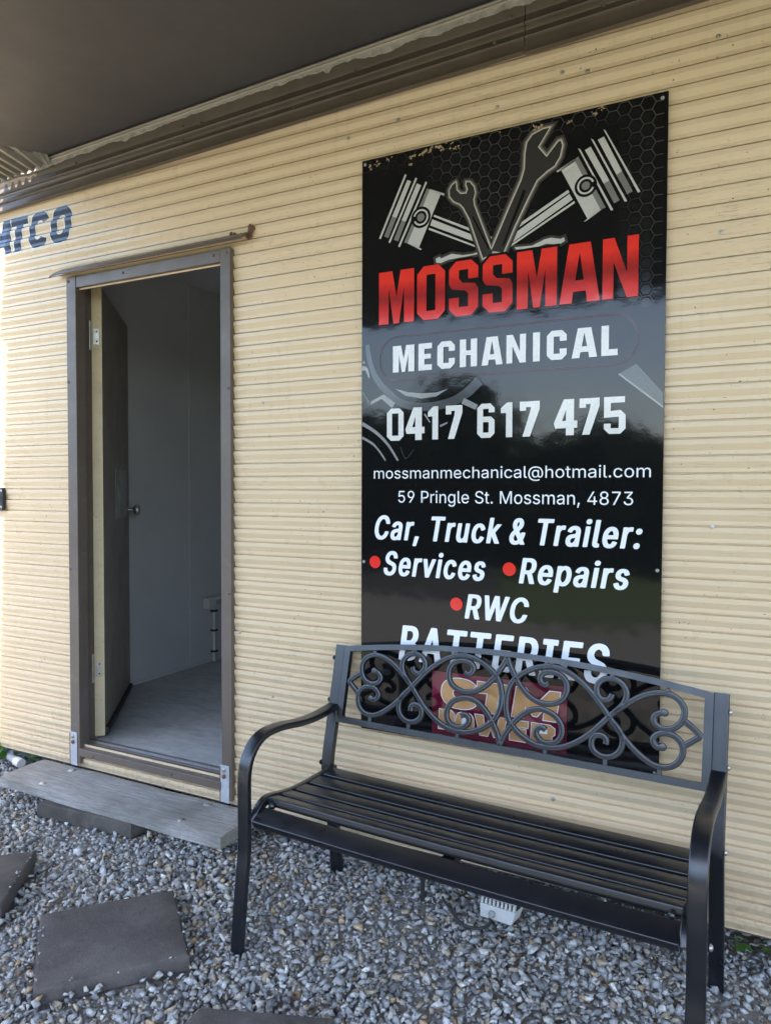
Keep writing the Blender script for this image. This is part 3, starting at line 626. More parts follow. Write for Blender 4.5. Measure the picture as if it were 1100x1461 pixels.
# typeset lines
FONT = {
 ',': '187;37,-119 67,71 137,71 84,-119',
 '.': '187;95,-4 78,-1 63,9 53,24 49,41 53,59 63,73 78,83 95,87 113,83 128,73 138,59 141,41 138,24 128,9 113,-1',
 '3': '453;218,-7 173,-3 133,10 98,30 70,57 52,91 44,132 109,132 115,107 126,87 144,71 165,59 190,52 218,50 248,53 275,61 297,74 315,93 325,116 329,145 326,172 316,196 299,217 275,234 242,244 201,248 157,248 157,299 288,448 288,452 70,452 70,509 372,509 372,461 211,278 211,289 264,288 308,276 344,253 371,222 387,186 393,145 387,103 370,66 344,36 309,12 266,-2',
 '4': '453;40,105 40,158 247,509 311,509 108,166 108,163 413,163 413,105;282,0 282,121 282,146 282,318 343,318 343,0',
 '5': '453;221,-7 178,-2 140,11 108,32 83,60 66,93 60,130 122,130 127,108 138,89 153,73 173,60 196,52 221,50 250,53 276,64 298,82 314,104 324,131 328,162 324,193 313,221 297,244 275,262 248,273 218,277 192,275 167,268 145,258 128,246 67,253 96,509 366,509 366,452 150,452 134,301 136,301 155,315 177,325 203,331 229,334 263,330 294,321 321,306 345,285 364,260 379,231 388,199 391,163 385,117 369,76 343,41 309,15 268,-1',
 '7': '453;97,0 323,448 323,452 62,452 62,509 390,509 390,449 165,0',
 '8': '453;226,-7 178,-2 135,11 100,33 74,62 57,96 52,135 55,166 65,195 81,220 101,241 125,256 153,265 153,267 119,282 93,308 76,342 70,380 75,417 90,450 114,477 146,498 183,511 226,516 269,511 306,498 337,477 361,450 377,417 382,380 376,342 359,308 333,282 300,267 300,265 327,256 351,241 371,220 387,195 397,166 401,135 395,96 378,62 352,33 317,11 274,-2;226,49 258,52 285,60 306,74 323,91 333,113 337,139 333,165 322,189 305,208 283,223 256,232 226,235 196,232 169,223 147,208 130,189 119,165 115,139 119,113 129,91 145,74 167,60 194,52;226,290 252,292 274,300 293,313 307,330 316,351 319,376 316,399 308,420 294,437 275,449 252,457 226,460 200,457 177,449 159,437 144,420 136,399 133,376 136,351 144,330 159,313 178,300 200,292',
 '9': '453;226,516 271,510 310,494 343,468 368,434 384,393 389,347 385,309 373,270 350,224 315,168 200,0 130,0 301,248 307,248 299,234 287,221 273,210 257,202 238,196 218,195 174,199 137,214 106,237 83,269 68,307 63,352 69,397 85,436 110,469 142,494 182,510;226,460 198,457 174,446 154,429 138,407 128,381 125,352 128,322 138,295 154,274 174,257 198,247 226,243 254,247 278,257 299,273 314,295 324,321 327,350 324,381 314,407 299,429 279,446 254,457',
 '@': '676;355,-135 284,-130 221,-114 167,-88 122,-53 87,-8 61,46 45,109 40,179 45,248 61,309 87,363 123,408 167,444 220,470 281,486 349,492 415,486 472,469 521,442 562,407 594,366 617,319 631,268 635,215 631,142 625,107 614,76 599,49 579,28 551,15 516,11 476,17 457,24 441,36 429,50 423,68 420,68 408,48 388,30 361,17 326,13 285,18 250,35 224,62 204,96 192,137 188,182 193,226 207,265 228,297 257,322 291,338 330,343 360,340 385,331 404,319 416,306 419,306 419,335 473,335 473,110 476,91 485,74 499,63 518,59 540,63 556,76 568,97 576,127 580,166 581,215 577,259 566,301 548,339 523,373 490,402 450,424 402,438 347,442 292,438 242,424 199,402 164,372 135,334 114,289 102,236 98,178 102,119 114,66 135,21 164,-17 201,-46 246,-68 298,-81 357,-85 411,-80 458,-69 489,-59 504,-107 464,-120 411,-131;329,65 359,68 382,78 400,95 412,118 419,148 422,185 419,221 411,249 399,269 381,282 358,289 331,292 305,288 283,277 265,260 252,239 244,213 242,185 244,154 250,125 262,101 279,81 301,69',
 'M': '628;60,0 60,509 151,509 277,187 287,159 299,123 311,84 322,49 307,49 318,83 330,121 342,158 352,187 476,509 568,509 568,0 504,0 504,291 504,327 505,369 506,413 507,457 513,457 498,409 482,363 467,322 456,291 342,0 286,0 170,291 159,321 145,361 129,408 112,457 119,457 120,416 121,372 121,328 122,291 122,0',
 'P': '444;60,0 60,509 235,509 289,503 332,487 366,462 390,430 404,391 409,348 404,304 390,265 366,233 332,207 289,191 235,186 109,186 109,242 232,242 269,246 297,256 318,272 333,294 342,319 344,348 342,376 333,402 318,423 297,439 268,449 232,452 125,452 125,0',
 'S': '446;224,-9 172,-4 127,9 91,31 64,60 46,96 38,137 104,137 110,110 123,88 142,71 166,59 194,52 224,49 257,52 286,60 310,74 329,92 341,114 345,139 342,161 332,179 316,193 296,205 245,222 184,239 128,260 86,289 60,326 52,372 58,413 75,448 102,476 137,498 180,511 227,516 274,511 316,498 351,476 377,449 394,415 401,378 337,378 326,412 302,437 267,453 225,459 194,456 167,448 145,435 129,418 118,398 115,376 119,352 131,334 148,319 169,308 212,293 264,279 311,264 336,252 359,238 379,220 394,198 405,171 408,139 403,99 386,64 360,34 323,11 278,-4',
 'a': '389;160,-9 125,-5 94,5 68,22 48,45 35,73 30,108 33,138 43,161 58,179 77,193 100,203 125,211 178,220 234,227 252,230 265,235 273,243 275,255 275,257 273,279 267,297 255,311 240,322 220,329 196,331 170,329 149,322 131,313 118,301 107,288 100,274 41,291 57,322 78,346 104,364 133,375 163,382 194,384 239,379 263,372 286,360 306,343 322,320 333,290 337,251 337,0 276,0 276,52 272,52 252,25 236,12 215,1 190,-6;170,45 202,49 228,59 248,74 263,93 272,115 275,138 275,190 259,182 231,176 200,171 175,168 134,159 117,150 103,139 95,124 92,105 94,87 102,72 114,61 130,52 149,47',
 'c': '395;207,-8 159,-2 117,16 82,46 56,85 40,133 34,187 40,243 56,291 82,330 117,360 159,378 207,384 234,383 260,377 284,368 305,356 324,341 340,322 352,301 361,277 303,262 290,289 270,311 242,325 207,330 173,325 145,310 124,287 108,258 99,224 96,187 99,151 108,117 124,89 145,66 173,51 207,46 242,52 271,66 291,89 304,117 363,102 354,78 341,56 325,37 306,21 285,9 261,-1 235,-6',
 'e': '404;212,-8 160,-2 117,16 82,46 56,85 39,132 34,187 39,242 55,290 81,329 115,359 157,378 205,384 236,382 266,374 294,361 319,341 341,315 357,282 368,242 371,194 371,169 75,169 75,221 338,221 310,202 307,237 298,269 283,294 262,314 236,326 205,330 173,326 146,313 125,294 109,270 99,241 96,211 96,178 99,139 110,106 128,80 151,61 179,50 212,46 234,48 254,53 271,61 285,73 297,88 305,105 365,91 353,63 335,39 311,19 282,4 249,-5',
 'g': '425;207,-151 168,-148 134,-140 105,-127 82,-110 64,-91 50,-69 101,-41 121,-66 136,-78 154,-88 178,-95 207,-97 249,-92 282,-75 304,-47 311,-6 311,68 306,68 287,41 272,28 252,16 227,8 195,5 151,10 113,27 80,53 55,90 39,136 34,191 39,246 55,293 80,332 112,361 151,378 196,384 228,382 253,373 273,360 288,346 308,319 313,319 313,379 372,379 372,-9 367,-54 350,-90 324,-117 290,-136 251,-147;205,59 237,63 263,75 285,95 300,121 309,154 312,193 309,231 300,264 285,291 264,312 237,325 205,330 172,325 145,312 124,290 108,262 99,229 96,193 99,155 109,123 124,96 145,76 172,63',
 'h': '410;114,227 114,0 52,0 52,509 114,509 114,287 102,287 123,332 152,362 187,379 227,384 264,380 295,369 321,349 341,321 353,285 357,240 357,0 296,0 296,235 290,275 273,304 246,323 210,329 184,326 161,317 141,303 126,283 117,257',
 'i': '166;52,0 52,379 114,379 114,0;84,443 67,446 54,455 44,468 41,483 44,499 54,512 67,521 84,524 100,521 114,512 123,499 126,483 123,468 114,455 100,446',
 'l': '189;139,-2 101,3 74,20 58,47 52,84 52,509 114,509 114,99 115,77 120,62 130,54 146,52 160,53 170,54 181,3 162,-1',
 'm': '609;52,0 52,379 112,379 112,295 107,295 118,323 132,346 151,363 172,376 195,384 219,386 257,380 287,361 309,331 321,295 312,295 322,321 337,343 357,361 381,375 407,383 437,386 468,383 497,372 522,354 541,328 553,296 557,255 557,0 496,0 496,254 490,289 472,313 447,326 418,330 395,328 374,320 357,307 345,290 338,270 335,247 335,0 274,0 274,260 269,288 253,311 229,326 199,330 178,328 157,320 140,307 126,289 117,266 114,238 114,0',
 'n': '409;114,227 114,0 52,0 52,379 112,379 112,287 102,287 123,332 152,362 187,379 227,384 263,380 295,369 321,349 340,321 353,285 357,240 357,0 296,0 296,235 290,275 273,304 246,323 210,329 184,326 161,317 141,303 126,283 117,257',
 'o': '415;207,-8 159,-2 117,16 82,46 56,85 40,133 34,187 40,243 56,291 82,330 117,360 159,378 207,384 256,378 298,360 333,330 359,291 375,243 381,187 375,133 359,85 333,46 298,16 256,-2;207,46 242,51 270,66 292,89 307,117 316,151 319,187 316,224 307,258 292,287 270,310 242,325 207,330 173,325 145,310 124,287 108,258 99,224 96,187 99,151 108,117 124,89 145,66 173,51',
 'r': '259;52,0 52,379 112,379 112,321 115,321 130,347 152,367 181,380 213,385 229,384 243,384 243,322 230,324 207,326 182,323 159,315 140,301 126,284 117,262 114,237 114,0',
 's': '365;182,-8 145,-5 112,3 84,18 62,38 45,63 35,94 94,107 105,79 124,60 150,49 181,45 217,50 244,62 262,81 268,103 264,121 254,136 236,147 212,155 149,170 104,186 72,208 53,237 47,274 51,305 65,332 87,354 115,370 149,381 187,384 223,381 254,372 279,358 299,339 314,316 324,290 268,277 258,298 242,316 219,328 187,333 156,329 131,317 114,299 108,277 112,258 124,243 143,232 172,223 229,209 274,194 306,171 325,142 331,107 326,75 312,47 290,24 260,6 223,-5',
 't': '227;204,379 204,327 6,327 6,379;65,471 126,471 126,98 128,76 136,61 150,53 170,50 185,51 202,54 213,2 192,-3 168,-4 125,2 92,21 72,52 65,93',
}
BOLD = {
 '&': '343;119,-18 136,-19 166,-14 194,-2 210,9 212,9 218,-4 222,-8 230,-11 238,-12 296,-12 307,-8 310,-4 311,0 307,10 266,86 276,114 284,144 290,184 291,224 290,228 284,233 272,236 228,236 218,234 211,230 208,226 206,195 169,264 190,288 213,320 224,340 230,360 234,380 236,408 234,430 228,454 225,464 213,486 194,507 168,521 136,525 124,525 98,521 72,508 51,486 38,462 30,432 29,422 28,410 29,370 36,338 47,312 65,276 33,238 18,214 9,192 2,164 0,134 4,92 13,60 30,30 52,6 60,1 86,-13;126,59 121,60 113,64 104,74 94,90 88,110 86,128 88,152 95,172 104,188 108,195 168,88 155,74 148,67 136,61;126,346 118,364 115,376 113,386 113,410 120,432 124,440 132,447 140,440 147,426 151,404 150,392 146,378 135,358',
 ',': '171;16,-130 24,-131 62,-131 72,-128 78,-122 112,66 111,74 108,78 104,81 92,83 40,83 28,80 22,74 2,-118 3,-122 5,-126',
 ':': '171;53,-16 60,-16 72,-16 84,-13 92,-9 106,6 112,18 114,28 115,36 114,56 113,62 106,76 91,92 70,99 52,98 33,90 20,76 13,62 12,56 10,42 12,26 20,6 34,-9 42,-13;53,260 60,259 72,259 84,262 92,266 106,280 112,292 114,302 115,312 114,330 112,340 106,352 91,368 84,371 70,374 54,374 41,370 33,366 20,352 12,332 10,316 12,302 20,280 34,266 42,262',
 'A': '364;3,-12 10,-12 60,-12 70,-10 77,-4 81,8 106,120 110,130 207,130 210,120 238,0 240,-4 247,-10 256,-12 306,-12 319,-10 324,-6 327,-2 327,4 326,10 205,510 201,516 194,520 182,521 130,521 118,518 110,510 -11,4 -11,-2 -9,-6 -4,-9;128,211 158,345 168,296 188,212',
 'B': '349;32,-12 40,-12 168,-12 210,-7 242,9 248,12 271,36 287,68 295,100 298,132 295,178 287,208 275,232 257,254 239,266 249,274 259,284 267,296 278,318 283,342 285,372 282,412 274,444 257,476 236,498 202,515 164,521 40,521 32,520 26,518 20,514 18,510 18,0 19,-4 21,-6;106,69 105,218 158,219 172,216 184,209 195,198 205,178 210,160 212,144 211,126 207,106 197,86 182,74 156,69;106,297 105,440 152,440 172,436 185,424 196,400 199,372 199,360 198,350 191,330 182,314 174,305 163,300 152,297',
 'C': '385;166,-18 182,-19 210,-16 234,-7 243,-2 265,12 286,32 304,60 318,88 328,122 334,156 334,162 331,166 326,170 318,172 268,172 260,171 253,168 247,162 244,144 239,128 235,118 224,98 216,88 204,77 194,70 180,66 160,70 142,83 121,110 106,144 94,194 93,204 90,258 94,314 104,360 106,366 121,400 141,426 162,439 178,443 184,442 194,439 204,432 216,422 226,408 239,382 243,370 247,346 250,341 256,338 268,336 316,336 328,340 333,344 334,348 334,352 328,386 318,420 304,450 286,476 265,498 236,515 212,524 180,528 168,528 130,521 117,516 82,492 74,485 47,448 24,396 10,334 4,254 10,174 24,112 47,60 74,24 82,17 112,-3 121,-8 128,-11',
 'E': '324;32,-12 40,-12 250,-12 262,-9 267,-6 270,-2 270,58 268,62 262,67 248,69 105,70 105,216 236,217 244,218 250,221 255,224 256,230 256,286 254,292 248,296 234,298 105,298 105,440 246,440 254,440 260,443 266,446 268,452 268,508 266,514 260,519 246,521 40,521 26,518 21,516 18,512 18,0 19,-4 21,-6',
 'I': '246;12,-12 20,-12 180,-12 188,-11 194,-9 198,-6 200,-2 200,56 199,62 192,66 184,69 143,70 143,440 184,440 194,443 199,448 200,452 200,510 197,516 190,520 178,521 18,521 10,520 4,518 0,514 -2,510 -2,452 0,447 6,442 16,440 56,440 56,70 14,69 4,66 -1,60 -2,56 -2,0 -1,-4 2,-8',
 'R': '344;32,-12 40,-12 88,-12 98,-9 105,-2 106,186 144,186 144,185 210,-2 214,-6 221,-10 230,-12 284,-12 292,-11 298,-9 302,-6 304,-2 304,6 232,206 238,210 263,236 280,270 290,312 292,358 289,398 280,436 263,470 237,498 202,515 160,521 40,521 32,520 26,518 20,514 18,510 18,0 19,-4 21,-6;106,267 105,440 150,440 168,437 178,432 189,420 199,402 204,378 205,352 204,326 199,304 189,286 180,276 168,270 150,267',
 'S': '342;136,-20 154,-21 186,-17 196,-15 230,3 248,18 259,30 278,64 288,98 291,130 290,168 284,194 271,224 260,240 245,256 222,272 185,290 154,303 130,316 118,326 110,336 100,356 98,374 99,390 100,396 108,415 116,430 124,437 136,443 146,446 162,442 180,430 193,410 200,376 203,372 208,369 220,366 268,366 281,370 285,372 287,376 282,418 271,452 253,480 227,506 208,515 194,521 186,523 154,528 142,528 116,524 100,519 72,506 46,480 27,450 16,416 12,370 17,326 18,322 36,284 53,266 68,251 100,233 114,226 148,212 178,196 188,188 197,176 204,158 205,138 203,116 196,96 184,80 172,69 158,63 148,62 140,63 124,70 114,78 106,88 101,96 94,114 91,140 84,146 78,148 70,149 20,149 13,148 7,144 4,140 3,136 8,96 11,84 19,60 39,26 64,2 72,-2 102,-15',
 'T': '344;119,-12 126,-12 174,-12 186,-8 190,-6 192,-2 192,440 276,440 286,441 294,446 296,448 297,452 297,510 294,516 286,520 274,521 20,521 13,520 6,518 1,514 -1,510 -1,452 0,448 4,444 10,441 20,440 105,440 105,0 106,-4 108,-6',
 'W': '501;94,-12 102,-12 156,-12 168,-9 174,-2 226,288 278,-3 282,-7 286,-10 300,-12 354,-12 364,-10 371,-4 374,8 463,502 463,512 458,517 452,520 444,521 396,521 384,518 379,516 376,512 324,209 274,506 273,512 270,516 263,520 254,521 200,521 188,518 183,516 180,512 178,502 128,211 77,510 74,514 70,518 64,520 56,521 6,521 -3,518 -10,514 -11,508 -10,498 79,4 80,-2 82,-6 88,-9',
 'a': '305;95,-20 112,-21 134,-18 154,-10 162,-6 170,-10 178,-12 226,-12 238,-8 243,-4 244,0 244,264 242,292 235,322 223,348 211,364 195,378 180,385 170,390 134,396 120,396 96,393 74,385 50,371 30,350 17,328 5,292 6,286 14,281 53,264 66,262 78,263 86,268 89,274 93,286 106,306 116,314 122,317 132,318 140,314 147,306 155,292 159,270 159,250 156,242 146,239 112,233 74,223 48,211 31,200 16,182 6,164 0,142 -2,118 -2,102 1,72 9,44 22,20 25,16 38,3 48,-5 70,-16;110,58 102,62 95,68 89,76 84,90 83,98 84,118 90,135 97,144 105,150 124,156 160,164 160,142 158,118 151,96 144,82 132,66 121,60',
 'c': '309;126,-20 140,-20 154,-19 166,-17 182,-13 200,-3 215,8 225,18 234,30 244,48 255,74 261,98 261,104 260,107 256,111 248,114 210,128 200,129 190,128 182,125 179,120 170,92 159,72 146,63 136,60 128,62 116,72 104,92 96,112 93,120 87,154 86,186 87,222 93,256 104,284 116,304 128,314 132,315 138,316 145,314 148,312 158,304 169,286 179,258 186,253 194,250 208,250 230,258 253,268 258,272 260,276 260,282 255,302 247,324 236,344 223,360 204,377 184,388 164,394 148,396 128,396 100,390 88,387 59,368 34,336 31,332 14,290 4,244 0,188 4,132 14,86 32,44 54,14 60,7 90,-12',
 'e': '315;129,-20 146,-20 176,-16 203,-4 224,11 242,34 255,60 262,84 263,92 260,98 252,102 218,115 206,117 192,116 185,114 180,110 171,86 166,76 160,68 152,62 144,60 140,59 130,61 120,68 116,72 106,84 99,100 94,110 87,142 87,156 248,157 256,158 262,161 266,164 267,170 267,202 264,250 257,288 248,316 239,332 232,346 219,362 210,370 194,381 166,393 140,396 128,396 98,391 85,386 58,367 52,360 34,336 29,328 15,296 12,284 3,238 3,224 0,188 3,150 3,136 6,118 15,82 32,44 55,12 60,8 70,1 94,-13;88,233 87,238 95,270 104,290 116,306 128,315 134,316 142,315 153,308 164,292 173,272 176,262 181,234',
 'i': '158;26,-12 34,-12 80,-12 92,-8 96,-4 97,0 97,378 96,382 93,386 87,390 80,391 28,391 16,386 13,384 12,380 12,0 13,-4 15,-6;46,432 62,431 84,438 96,450 102,462 104,470 105,478 104,496 102,506 96,516 83,530 62,536 46,536 34,532 26,528 14,516 7,502 6,496 5,486 6,472 7,464 14,452 28,438 34,434',
 'k': '299;26,-12 34,-12 80,-12 90,-9 97,-2 97,136 98,139 164,12 172,-2 176,-7 182,-11 192,-12 248,-12 254,-11 261,-8 266,-4 267,0 267,4 261,16 157,216 258,374 259,378 259,382 256,386 252,388 240,391 186,391 178,390 170,387 165,382 98,278 97,510 96,514 92,517 86,520 78,521 28,521 16,516 13,514 12,510 12,0 13,-4 15,-6',
 'l': '173;81,-14 100,-14 122,-11 136,-6 140,0 141,4 141,10 135,52 133,58 128,62 122,65 114,66 102,66 98,78 97,94 97,510 96,514 93,516 82,521 30,521 22,520 16,517 13,512 12,508 12,82 16,44 28,14 50,-6 60,-9',
 'p': '328;26,-154 34,-155 80,-155 90,-152 97,-146 98,-5 120,-16 146,-20 160,-20 186,-14 198,-11 224,8 232,16 248,40 267,84 276,130 279,174 279,204 276,248 267,294 248,338 229,364 224,370 198,386 192,389 160,396 146,396 118,392 96,382 90,388 80,391 32,391 24,390 18,388 14,384 12,380 12,-142 13,-146 15,-150;140,61 135,64 127,72 115,88 104,118 98,154 97,204 98,208 98,224 104,260 114,288 126,306 138,314 146,316 152,314 164,306 178,284 187,258 193,224 194,174 193,170 193,154 187,120 176,92 164,72 158,67 152,62 146,61',
 'r': '219;26,-12 34,-12 80,-12 90,-9 97,-2 97,236 99,260 106,281 114,296 124,307 131,312 136,313 156,310 168,310 176,314 181,318 182,322 182,384 179,390 172,394 164,396 148,397 134,397 108,391 94,384 88,388 78,391 32,391 20,388 15,386 12,382 12,0 13,-4 15,-6',
 's': '289;108,-20 128,-20 158,-16 186,-3 196,4 213,20 228,44 237,72 240,98 240,116 237,144 222,178 196,204 164,220 126,234 112,241 103,248 96,260 94,276 98,296 107,310 116,318 120,319 130,318 139,310 149,294 155,274 160,269 168,266 178,265 190,266 224,278 232,283 236,288 236,292 229,320 219,342 204,365 184,381 164,390 150,394 128,396 114,396 84,391 58,378 42,364 35,358 20,334 11,304 9,280 9,270 13,234 27,202 48,180 55,176 84,160 126,145 138,139 146,132 152,120 154,104 150,84 141,68 130,61 120,59 112,60 102,66 91,82 83,110 80,115 72,118 62,119 50,118 11,104 4,100 1,96 1,92 8,58 20,34 34,14 55,-4 62,-8 86,-16',
 'u': '319;109,-16 126,-17 152,-12 164,-8 174,-1 177,-6 182,-9 190,-12 198,-12 242,-12 252,-8 256,-6 258,-2 258,378 256,384 248,390 236,391 192,391 180,388 173,382 173,144 172,128 165,100 156,82 145,70 137,64 134,64 124,66 112,80 100,108 97,144 97,382 91,388 80,391 34,391 26,391 20,388 14,384 12,380 12,138 15,96 23,58 38,26 56,4 84,-11 92,-14',
 'v': '305;99,-12 106,-12 154,-12 165,-8 172,-2 267,376 267,380 266,384 258,389 246,391 198,391 187,388 180,382 128,169 79,376 77,384 70,388 60,391 10,391 -3,388 -8,386 -11,382 -11,376 84,0 88,-7',
}
def glyph_loops(c, F):
    q = F[c].split(';'); return float(q[0]), [[tuple(map(float, p.split(','))) for p in l.split(' ')] for l in q[1:]]
def pip(p, lp):
    r = False; n = len(lp)
    for i in range(n):
        (ax, ay), (bx, by) = lp[i], lp[(i+1) % n]
        if (ay > p[1]) != (by > p[1]) and p[0] < (bx-ax)*(p[1]-ay)/(by-ay)+ax: r = not r
    return r
def typeset(name, body, u0, u1, v0, cap, mat, shear=0, bold=False, layer=8):
    F = BOLD if bold else FONT; lo, hi = (-13, 522) if bold else (0, 509)
    pen = 0; G = []
    for ch in body:
        if ch == ' ': pen += 150 if bold else 200; continue
        a, lps = glyph_loops(ch, F); G += [[[(x+pen, y-lo) for x, y in l] for l in lps]]; pen += a
    ky = cap/(hi-lo); pts = [p for ls in G for l in ls for p in l]; kx = ky
    for _ in range(6):
        e = [x*kx+shear*y*ky for x, y in pts]; kx *= (u1-u0)/(max(e)-min(e))
    e0 = min(x*kx+shear*y*ky for x, y in pts)
    mb = MB()
    for ls in G:
        ls = [[(x*kx+shear*y*ky-e0+u0, y*ky+v0) for x, y in l] for l in ls]
        ar = [sum(l[i][0]*l[(i+1) % len(l)][1]-l[(i+1) % len(l)][0]*l[i][1] for i in range(len(l))) for l in ls]
        sg_ = 1 if max(ar, key=abs) > 0 else -1
        for k, (l, a_) in enumerate(zip(ls, ar)):
            if a_*sg_ < 0: continue
            holes = [h for h, b_ in zip(ls, ar) if b_*sg_ < 0 and pip(h[0], l)]
            mb.poly([l]+holes, sp_(layer+.12*k), 0)
    return mb.build(name, mat, sign, smooth=False)
WP = M['white_print']
typeset('email_lettering', 'mossmanmechanical@hotmail.com', .050, .955, .8775, .0365, WP)
typeset('address_lettering', '59 Pringle St. Mossman, 4873', .144, .907, .796, .0395, WP)
typeset('service_lettering', 'Car, Truck & Trailer:', .054, .934, .668, .083, WP, .17, True)
typeset('service_lettering', 'Services', .089, .457, .546, .083, WP, .17, True)
typeset('service_lettering', 'Repairs', .566, .900, .546, .081, WP, .17, True)
typeset('service_lettering', 'RWC', .386, .600, .420, .081, WP, .17, True)
typeset('batteries_lettering', 'BATTERIES', .147, .846, .259, .120, WP, .14, True)
def disc(cx, cy, r, n=28): return [(cx+r*cos(2*pi*i/n), cy+r*sin(2*pi*i/n)) for i in range(n)]
for cx, cy in ((.0555, .589), (.535, .589), (.357, .465)):
    shape('bullet', [([disc(cx, cy, .0215)], 0)], M['bullet'], 8)
# battery maker's patch
shape('patch', [([[(.272, .027), (.721, .027), (.721, .236), (.272, .236)]], 0)], M['maroon'], 4)
shape('patch_swirl', [([[(.272, .150), (.36, .20), (.46, .215), (.56, .205), (.62, .236), (.272, .236)]], 0), ([[(.52, .11), (.60, .14), (.68, .20), (.721, .236), (.721, .15), (.64, .10), (.56, .085)]], 0)], M['maroon_l'], 5)
def thick_c():
    o = oval(.372, .170, .066, .050, 38, 322, 22, 2.3); i = oval(.378, .170, .032, .020, 30, 330, 22, 2.3)[::-1]; return o+i
ctm = [thick_c(), [(.428, .182), (.433, .218), (.542, .217), (.536, .182), (.503, .183), (.494, .121), (.458, .121), (.466, .183)],
       [(.547, .122), (.562, .217), (.592, .217), (.628, .172), (.668, .216), (.700, .216), (.686, .124), (.648, .124), (.652, .160), (.628, .132), (.616, .132), (.590, .160), (.584, .122)]]
pw = [('P', .296, .352), ('O', .357, .420), ('W', .424, .531), ('E', .540, .600), ('R', .608, .684)]
def fatglyph(c, a, b, v0, v1):
    w, h = b-a, v1-v0; t = h*.30
    if c == 'O': return [[(a+x, v0+y) for x, y in lp] for lp in ([(p[0]+w/2, p[1]+h/2) for p in oval(0, 0, w/2, h/2, 0, 360, 20, 2.8)], [(p[0]+w/2, p[1]+h/2) for p in oval(0, 0, w/2-t, h/2-t*.9, 0, 360, 12, 2.4)][::-1])]
    if c == 'P': P = [(0,0),(.06*w,h),(.8*w,h),(w,.85*h),(w,.5*h),(.85*w,.34*h),(.38*w,.34*h),(.36*w,0)]; Hh = [(.36*w,.54*h),(.70*w,.56*h),(.70*w,.76*h),(.37*w,.78*h)]; return [[(a+x, v0+y) for x, y in P], [(a+x, v0+y) for x, y in Hh]]
    if c == 'W': P = [(.16*w,0),(0,h),(.26*w,h),(.32*w,.42*h),(.44*w,h*.8),(.58*w,h*.8),(.70*w,.42*h),(.76*w,h),(w,h),(.84*w,0),(.6*w,0),(.5*w,.38*h),(.40*w,0)]; return [[(a+x, v0+y) for x, y in P]]
    if c == 'E': P = [(0,0),(.06*w,h),(w,h),(w*.98,h-t),(.38*w,h-t),(.38*w,.60*h),(.88*w,.60*h),(.88*w,.38*h),(.36*w,.38*h),(.36*w,t),(.98*w,t),(.96*w,0)]; return [[(a+x, v0+y) for x, y in P]]
    P = [(0,0),(.05*w,h),(.8*w,h),(w,.86*h),(w,.58*h),(.86*w,.44*h),(w,0),(.70*w,0),(.58*w,.32*h),(.36*w,.32*h),(.32*w,0)]; Hh = [(.36*w,.54*h),(.70*w,.56*h),(.70*w,.76*h),(.37*w,.78*h)]; return [[(a+x, v0+y) for x, y in P], [(a+x, v0+y) for x, y in Hh]]
shape('patch_keyline', [([grow(p, .0028)], 0) for p in ctm]+[([grow(fatglyph(c, a, b, .045, .110)[0], .0022)], 0) for c, a, b in pw], M['white_print'], 6)
shape('patch_lettering', [([p], 0) for p in ctm]+[(fatglyph(c, a, b, .045, .110), 0) for c, a, b in pw], M['tan_print'], 7)
# emblem: pistons, rods, spanners, gear rims
SI, GR, PW, IK = 0, 1, 2, 3
EM = [M['silver'], M['grey_print'], M['pewter'], M['ink'], M['glow1'], M['glow2'], M['glow3']]
def rings(c, ax, ay, rr, tilt=0): return [(c[0]+ax*r*cos(a)-0, c[1]+ay*r*sin(a)) for r in (rr,) for a in [2*pi*i/30 for i in range(30)]]
L3 = [
 [(.1631,1.8947),(.1695,1.8912),(.073,1.6929),(.0663,1.6966)], [(.2025,1.8761),(.2084,1.8724),(.1088,1.6749),(.1027,1.6785)], [(.239,1.8561),(.2443,1.8525),(.1457,1.656),(.1391,1.6596)],
 [(.1721,1.874),(.1864,1.8669),(.1327,1.756),(.1161,1.7632)], [(.2075,1.8563),(.2231,1.8469),(.1672,1.737),(.1518,1.744)],
 [(.2545,1.828),(.2941,1.8078),(.2158,1.6434),(.174,1.6642)], [(.2545,1.8293),(.3068,1.8046),(.305,1.7985),(.2918,1.8048)], [(.174,1.6642),(.2085,1.6489),(.2256,1.6384),(.2232,1.6348)]]
L3g = [[(.1161,1.7632),(.1327,1.756),(.1022,1.6929),(.0858,1.7008)], [(.1518,1.744),(.1672,1.737),(.1391,1.6757),(.123,1.6839)], [(.2439,1.8334),(.2545,1.828),(.174,1.6642),(.1616,1.6692)]]
def pin(c, k, arc):
    a0, a1 = arc
    o = [([disc(c[0], c[1], .036*k)], IK, 3)]
    ro, ri = .0275*k, .0215*k; n = 26
    pts = [(c[0]+ro*cos(radians(a0+(a1-a0)*i/n)), c[1]+ro*sin(radians(a0+(a1-a0)*i/n))) for i in range(n+1)]+[(c[0]+ri*cos(radians(a1+(a0-a1)*i/n)), c[1]+ri*sin(radians(a1+(a0-a1)*i/n))) for i in range(n+1)]
    return o+[([pts], SI, 4), ([disc(c[0], c[1], .0135*k)], GR, 4)]
shape('piston_emblem', [([p], SI, 2) for p in L3]+[([p], GR, 2) for p in L3g]+pin((.2226, 1.742), .98, (-155, 165)), EM)
shape('rod_emblem', [([p], SI, 2) for p in ([(.2708,1.7426),(.3968,1.6782),(.396,1.6699),(.2684,1.737)], [(.2637,1.729),(.4061,1.6556),(.4176,1.6305),(.2566,1.7102)], [(.2528,1.7034),(.4199,1.6188),(.4199,1.6133),(.2509,1.6971)], [(.4519,1.6493),(.4777,1.6353),(.4646,1.6214),(.4601,1.6304)])], EM)
